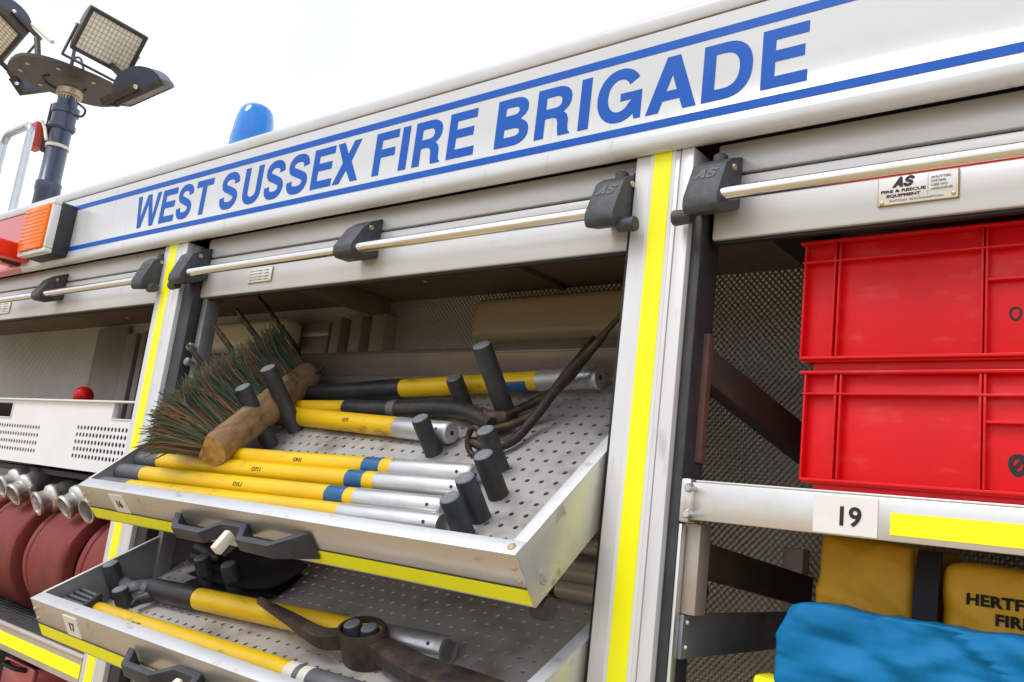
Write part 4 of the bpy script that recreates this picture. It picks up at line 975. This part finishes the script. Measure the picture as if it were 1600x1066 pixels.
# things in the crate
q = at(131, 616, .16)
rb = Thing('red_ball_cap', 'round red cap showing above the white crate rim', 'cap', (q.x, .16, zb_ + .006))
bmx = bmesh.new(); bmesh.ops.create_uvsphere(bmx, u_segments=20, v_segments=14, radius=.028)
for v in bmx.verts: v.co += Vector((0, 0, q.z - zb_ - .012))
me = bpy.data.meshes.new('cap'); bmx.to_mesh(me); bmx.free(); me.shade_smooth(); rb.part('cap', me, 'red_plastic')
rb.part('bottle', MB().rod((q.x, .16, zb_ + .0065), (q.x, .16, q.z - .005), [(0, .03), (.09, .03), (.12, .02), (q.z - zb_ - .012, .018)], 16), 'white_crate')
rx = Thing('red_box', 'dark red box seen through the hand hole of the white crate', 'box', (-2.80, .2, zb_ + .006))
rx.part('box', MB().box(-2.90, -2.70, .12, .30, zb_ + .0065, zt_ - .006), 'red_paint', bevel=.006)
rx.part('lid_band', MB().box(-2.905, -2.695, .115, .305, zt_ - .05, zt_ - .044), 'black', bevel=.001)
bb = Thing('black_bundle', 'dark rolled cloth lying in the white crate by its hand hole', 'bundle', (-2.10, .2, zb_ + .006))
bb.part('roll', MB().tube([(-2.20, .2, zt_ - .01), (-2.12, .2, zt_ - .002), (-2.03, .2, zt_ - .006)], [.02, .028, .022], 14), 'rubber')
bb.part('bundle', MB().rod((-2.12, .2, zb_ + .0065), (-2.12, .2, zt_ - .01), [(0, .05), (.08, .055), (zt_ - zb_ - .02, .04)], 16), 'cable')
# rolled hoses and couplings
HC = Vector((0, .178, -.258)); HR = .157
coils = [(-2.98, -2.755), (-2.705, -2.475), (-2.418, -2.185), (-2.125, -1.975)]
LABH = ['red layflat hose roll with worn face, furthest along the shelf from the post', 'red layflat hose roll with a dark gap on both sides', 'wide faded red layflat hose roll with brown scuffs', 'narrow red layflat hose roll next to the white post']
cpx = [(1, 761), (19.5, 774), (56, 788), (99.5, 794), (134, 799)]
cap_ax = Vector((0, -math.cos(R_(31)), -math.sin(R_(31))))
owner = [0, 1, 2, 2, 3]
hoses = []
for k, (a, b) in enumerate(coils):
    t = Thing('hose_roll', LABH[k], 'hose', ((a + b) / 2, HC.y, HC.z - HR), group='rolled hoses on the shelf'); hoses.append(t)
    m = MB(); n = 64; vs = []
    sec = [(a, .78), (a, .90), (a + .006, .945), (a + .030, .955), (a + .036, .90), (a + .040, .90), (a + .044, .965), (a + .056, .995), ((a * 2 + b) / 3 + .01, 1.004), ((a + b) / 2, 1.0), ((a + 2 * b) / 3, 1.004), (b - .014, .995), (b - .003, .97), (b, .93), (b, .78)]
    for q in range(n):
        th = 2 * math.pi * q / n
        for (x, k_) in sec:
            wob = .004 * noise.noise(Vector((x * 5, math.cos(th) * 1.5 + k, math.sin(th) * 1.5)))
            vs.append(Vector((x + .010 * noise.noise(Vector((k * 3.1, math.cos(th) * 1.2, math.sin(th) * 1.2))), HC.y + math.cos(th) * (HR * k_ + wob), HC.z + math.sin(th) * (HR * k_ + wob))))
    S = len(sec)
    m.add(vs, [(q * S + i, q * S + i + 1, ((q + 1) % n) * S + i + 1, ((q + 1) % n) * S + i) for q in range(n) for i in range(S - 1)])
    t.part('outer_wrap', m, 'hose_red', ang=45)
    for ri, z_ in ((.72, .030), (.60, .040), (.48, .050)):
        m2 = MB(); vs = []
        for q in range(n):
            th = 2 * math.pi * q / n
            for x in (a + z_, b - z_):
                vs.append(Vector((x, HC.y + math.cos(th) * HR * (ri + .14), HC.z + math.sin(th) * HR * (ri + .14)))); 
            vs.append(Vector((b - z_, HC.y + math.cos(th) * HR * ri, HC.z + math.sin(th) * HR * ri)))
        m2.add(vs, [(q * 3 + i, q * 3 + i + 1, ((q + 1) % n) * 3 + i + 1, ((q + 1) % n) * 3 + i) for q in range(n) for i in range(2)])
        t.part('inner_wrap', m2, 'hose_red')
for k, (u, v) in enumerate(cpx):
    q = at(u, v, .028); t = hoses[owner[k]]; ax = (cap_ax + Vector((.08 * math.sin(k * 2), 0, .10 * math.cos(k * 3)))).normalized()
    L0 = .062; e = q - ax * L0; R0 = .0315
    m = MB().tube([q, q, q - ax * .005, q - ax * .010, q - ax * .013, q - ax * .030, q - ax * .036, q - ax * .042, q - ax * .050, q - ax * .056, e],
                  [R0 * .82, R0 * .97, R0 * 1.0, R0 * .97, R0 * .88, R0 * .90, R0 * 1.16, R0 * 1.20, R0 * 1.18, R0 * 1.04, R0 * 1.0], 26, False)
    m.tube([q, q - ax * .012, q - ax * .05, q - ax * .052], [R0 * .80, R0 * .74, R0 * .70, .001], 26, False)
    cp_ = t.part('coupling', m, 'coupling_alloy', ang=50)
    for s_ in (-1, 1):
        sd2 = ax.cross(Vector((1, 0, 0))).normalized()
        t.part('lug', MB().obox(q - ax * .039 + Vector((s_ * R0 * 1.08, 0, 0)), ax * .006, (.004, 0, 0), sd2 * .007), 'coupling_alloy', cp_, bevel=.002)
    P = catmull([e + ax * .004, e - ax * .035, e + Vector((.004, .09, .012)), e + Vector((.008, .17, -.01))], 5)
    m = MB().tube(P, [R0 * (1.0 if i < 6 else .9) * (1 + .03 * (i % 2)) for i in range(len(P))], 18)
    t.part('hose_tail', m, 'hose_dark')
# red case under the hose shelf
q = at(35, 1052, .10)
rc = Thing('red_case', 'dark red case in shadow under the hose shelf', 'case', (q.x, .2, FZ))
m = MB(); m.box(q.x - .12, q.x + .06, .10, .112, FZ + .0005, q.z + .02); m.box(q.x - .12, q.x + .06, .3, .312, FZ + .0005, q.z + .02)
m.box(q.x - .12, q.x - .108, .112, .3, FZ + .0005, q.z + .02); m.box(q.x + .048, q.x + .06, .112, .3, FZ + .0005, q.z + .02)
rc.part('walls', m, 'red_paint', bevel=.004)
rc.part('handle', MB().tube(catmull([(q.x - .09, .10, q.z + .01), (q.x - .07, .08, q.z + .012), (q.x, .08, q.z + .012), (q.x + .02, .10, q.z + .01)], 5), .006, 10), 'black')

# ------------------------------------------------------------------ lighting mast behind the cab
MY = .65
def mp(u, v, y=MY): return at(u, v, y)
top = mp(108, 150); bot = Vector((top.x, MY, capz + .0145))
lm_ = Thing('lighting_mast', 'dark telescopic mast with floodlights standing on the roof', 'light mast', bot)
sc_px = ((top - CAM).dot(Vector((_X.z, _Y.z, _Z.z)))) / F_PX      # metres per photo pixel at the mast
S = sc_px
mast_c = mp(92, 220); mast_x = mast_c.x
P0 = Vector((mast_x, MY, bot.z)); P1 = Vector((mast_x, MY, mp(98, 158).z))
H = P1.z - P0.z
lm_.part('mast_tube', MB().rod(P0, P1, [(0, 17.5 * S), (H * .50, 17 * S), (H * .51, 18.5 * S), (H * .55, 18.5 * S), (H * .56, 16 * S), (H, 15 * S)], 24), 'mast_paint')
lm_.part('collar', MB().rod(Vector((mast_x, MY, mp(95, 205).z)), Vector((mast_x, MY, mp(95, 165).z)), [(0, 17 * S), (3 * S, 19.5 * S), (9 * S, 19.5 * S), (10 * S, 17.5 * S), (26 * S, 17.5 * S), (27 * S, 20 * S), (38 * S, 20 * S)], 24), 'mast_paint')
lm_.part('cable_tie', MB().rod(Vector((mast_x, MY, mp(92, 232).z)), Vector((mast_x, MY, mp(92, 226).z)), [(0, 17 * S), (5 * S, 17 * S)], 24), 'ivory')
rbx = mp(56, 216, MY - .06)
lm_.part('red_bracket', MB().box(rbx.x - 15 * S, rbx.x + 17 * S, MY - .09, MY - .03, rbx.z - 18 * S, rbx.z + 22 * S), 'red_bracket', bevel=.004)
rod_c = mp(72, 200, MY - .08)
lm_.part('control_rod', MB().tube([mp(66, 190, MY - .07), mp(70, 200, MY - .09), mp(72, 218, MY - .09)], 2.4 * S, 10), 'ivory')
lm_.part('conduit', MB().tube([Vector((mast_x - 22 * S, MY - .03, mp(80, 240).z)), Vector((mast_x - 22 * S, MY - .03, mp(80, 175).z))], 6 * S, 12), 'cable')
hub = Vector((mast_x + 0 * S, MY, mp(106, 140).z))
lm_.part('swivel', MB().rod(P1 - Vector((0, 0, 6 * S)), hub, [(0, 15 * S), (8 * S, 15 * S), (9 * S, 19 * S), (18 * S, 19 * S), ((hub - P1).length + 6 * S, 14 * S)], 20), 'brass')
# mounting plate: round-ended bar seen from below
pc = mp(105, 128); plate_z = pc.z
m = MB(); pl_n = 28; lx_, ly_ = .265, .19
axr = Vector((.12, .99, 0)).normalized(); ayr = Vector((axr.y, -axr.x, 0))
out_ = []
for i in range(pl_n):
    a = 2 * math.pi * i / pl_n; c_, s_ = math.cos(a), math.sin(a)
    out_.append(Vector((pc.x, MY, plate_z)) + axr * math.copysign(abs(c_) ** .75, c_) * lx_ + ayr * math.copysign(abs(s_) ** .75, s_) * ly_ * 1.1)
m.add([q - Vector((0, 0, .006)) for q in out_] + [q + Vector((0, 0, .010)) for q in out_], [tuple(range(pl_n))[::-1], tuple(range(pl_n, 2 * pl_n))] + [(i, (i + 1) % pl_n, (i + 1) % pl_n + pl_n, i + pl_n) for i in range(pl_n)])
mpl = lm_.part('mounting_plate', m, 'lamp_plate')
for i in range(8):
    a = 2 * math.pi * (i + .5) / 8; q = Vector((pc.x, MY, plate_z - .006)) + axr * math.cos(a) * lx_ * .82 + ayr * math.sin(a) * ly_ * .82
    lm_.part('plate_bolt', MB().rod(q + Vector((0, 0, .001)), q - Vector((0, 0, .007)), [(0, .012), (.008, .011)], 6), 'brass', mpl)
ring = [Vector((pc.x - 8 * S, MY, plate_z - .0075)) + Vector((math.cos(a), math.sin(a), 0)) * 30 * S for a in [R_(x) for x in range(60, 300, 12)]]
lm_.part('plate_cable', MB().tube(ring, 2.2 * S, 8), 'cable', mpl)
def flood(c, face, up, wd, ht):
    """floodlight: shallow box frame with gridded glass and a rounded housing behind"""
    face = face.normalized(); up = (up - face * up.dot(face)).normalized(); rt = up.cross(face).normalized()
    hw, hh = wd / 2, ht / 2; dp = wd * .16; fr = wd * .065
    m = MB()
    m.obox(c + up * (hh - fr / 2), rt * hw, face * dp / 2, up * fr / 2); m.obox(c - up * (hh - fr / 2), rt * hw, face * dp / 2, up * fr / 2)
    m.obox(c + rt * (hw - fr / 2), rt * fr / 2, face * dp / 2, up * (hh - fr)); m.obox(c - rt * (hw - fr / 2), rt * fr / 2, face * dp / 2, up * (hh - fr))
    fl = lm_.part('floodlight', m, 'lamp_frame', bevel=.003)
    lm_.part('glass', MB().obox(c + face * dp * .12, rt * (hw - fr), face * .004, up * (hh - fr)), 'lamp_glass', fl)
    g2 = MB(); nx, ny = 13, 8
    for i in range(1, nx):
        g2.obox(c + face * (dp * .12 + .006) + rt * (-hw + fr + (wd - 2 * fr) * i / nx), rt * .0008, face * .0012, up * (hh - fr))
    for j in range(1, ny):
        g2.obox(c + face * (dp * .12 + .0075) + up * (-hh + fr + (ht - 2 * fr) * j / ny), rt * (hw - fr), face * .0012, up * .0008)
    lm_.part('grille', g2, 'lamp_grille', fl)
    # housing: half cylinder, its axis along rt
    pf = [(math.cos(R_(a)) * hh * .98, math.sin(R_(a)) * hh * .85) for a in range(0, 181, 12)]
    vs = []; n = len(pf); hk = MB()
    for sgn in (-1, 1):
        vs += [c - face * (dp * .5 + y) + up * x + rt * sgn * hw * .97 for x, y in pf]
    hk.add(vs, [tuple(range(n))[::-1], tuple(range(n, 2 * n))] + [(i, i + 1, i + 1 + n, i + n) for i in range(n - 1)])
    lm_.part('housing', hk, 'lamp_housing', fl, ang=30)
    for s_ in (-1, 1):
        q = c - face * dp * .9 + rt * s_ * hw
        lm_.part('side_knob', MB().rod(q, q + rt * s_ * .02, [(0, .014), (.012, .014), (.02, .008)], 10), 'chrome', fl)
    br_ = MB()
    for s_ in (-1, 1): br_.obox(c - face * dp * .9 + rt * s_ * (hw + .008) - up * hh * .7, rt * .004, face * .018, up * hh * .75)
    br_.obox(c - face * dp * .9 - up * hh * 1.45, rt * (hw + .012), face * .018, up * .004)
    lm_.part('yoke', br_, 'lamp_frame', fl, bevel=.002)
    return fl
cam_d = lambda q: (CAM - q).normalized()
upv = Vector((0, 0, 1))
imr = Vector((_X.x, _Y.x, _Z.x)); imd = Vector((_X.y, _Y.y, _Z.y))    # picture right / down directions
c1 = mp(171, 66, MY - .05)
flood(c1, cam_d(c1) * .9 + imr * .12 + imd * .22, -imd * .9 + imr * .42, 84 * S, 68 * S)
c2 = mp(-10, 50, MY - .05)
flood(c2, cam_d(c2) * .75 - imr * .55 + imd * .25, -imd * .85 - imr * .42, 110 * S, 84 * S)
c3 = mp(227, 146, MY + .08)
flood(c3, imr * .45 + imd * .86 - cam_d(c3) * .25, imr * .88 - imd * .42, 58 * S, 72 * S)
c4 = mp(48, 132, MY + .22)
flood(c4, -imr * .55 + imd * .60 - cam_d(c4) * .6, imr * .5 + imd * .5, 70 * S, 36 * S)
lm_.part('control_lever', MB().tube([mp(52, 38), mp(82, 66)], [4.5 * S, 3.5 * S], 10), 'ivory')
lm_.part('loop_cable', MB().tube(catmull([mp(112, 108), mp(116, 92), mp(126, 92), mp(131, 112)], 6), 1.8 * S, 8), 'cable')
lm_.part('loop_cable', MB().tube(catmull([mp(122, 162), mp(133, 172), mp(128, 182), mp(116, 180)], 6), 1.8 * S, 8), 'cable')
lm_.part('support_arm', MB().tube([mp(60, 98), mp(58, 60)], 5 * S, 10), 'lamp_frame')
lm_.part('support_arm', MB().tube([mp(190, 118), mp(170, 98)], 5 * S, 10), 'lamp_frame')
lm_.part('support_arm', MB().tube([mp(112, 100), mp(118, 70)], 3 * S, 10), 'mast_paint')
# chrome grab hoop on the roof
GY = .30
gz = capz + .0145
x1_ = at(26, 300, GY).x; x0_ = x1_ - .28; zt2 = at(14, 210, GY).z
P = [Vector((x1_, GY, gz - .002)), Vector((x1_, GY, zt2 - .06))] + [Vector((x1_ - .05 + .05 * math.cos(R_(a)), GY, zt2 - .05 + .05 * math.sin(R_(a)))) for a in range(10, 91, 10)]
P += [Vector((x0_ + .05 + .05 * math.cos(R_(a)), GY, zt2 - .05 + .05 * math.sin(R_(a)))) for a in range(90, 171, 10)] + [Vector((x0_, GY, zt2 - .06)), Vector((x0_, GY, gz - .002))]
gh = Thing('grab_hoop', 'chrome tubular grab hoop on the roof edge beside the light mast', 'grab rail', ((x0_ + x1_) / 2, GY, gz))
gh.part('hoop', MB().tube(P, .0155, 20), 'dull_chrome')
for x in (x0_, x1_): gh.part('foot_flange', MB().rod((x, GY, gz), (x, GY, gz + .012), [(0, .034), (.008, .034), (.012, .02)], 18), 'chrome')
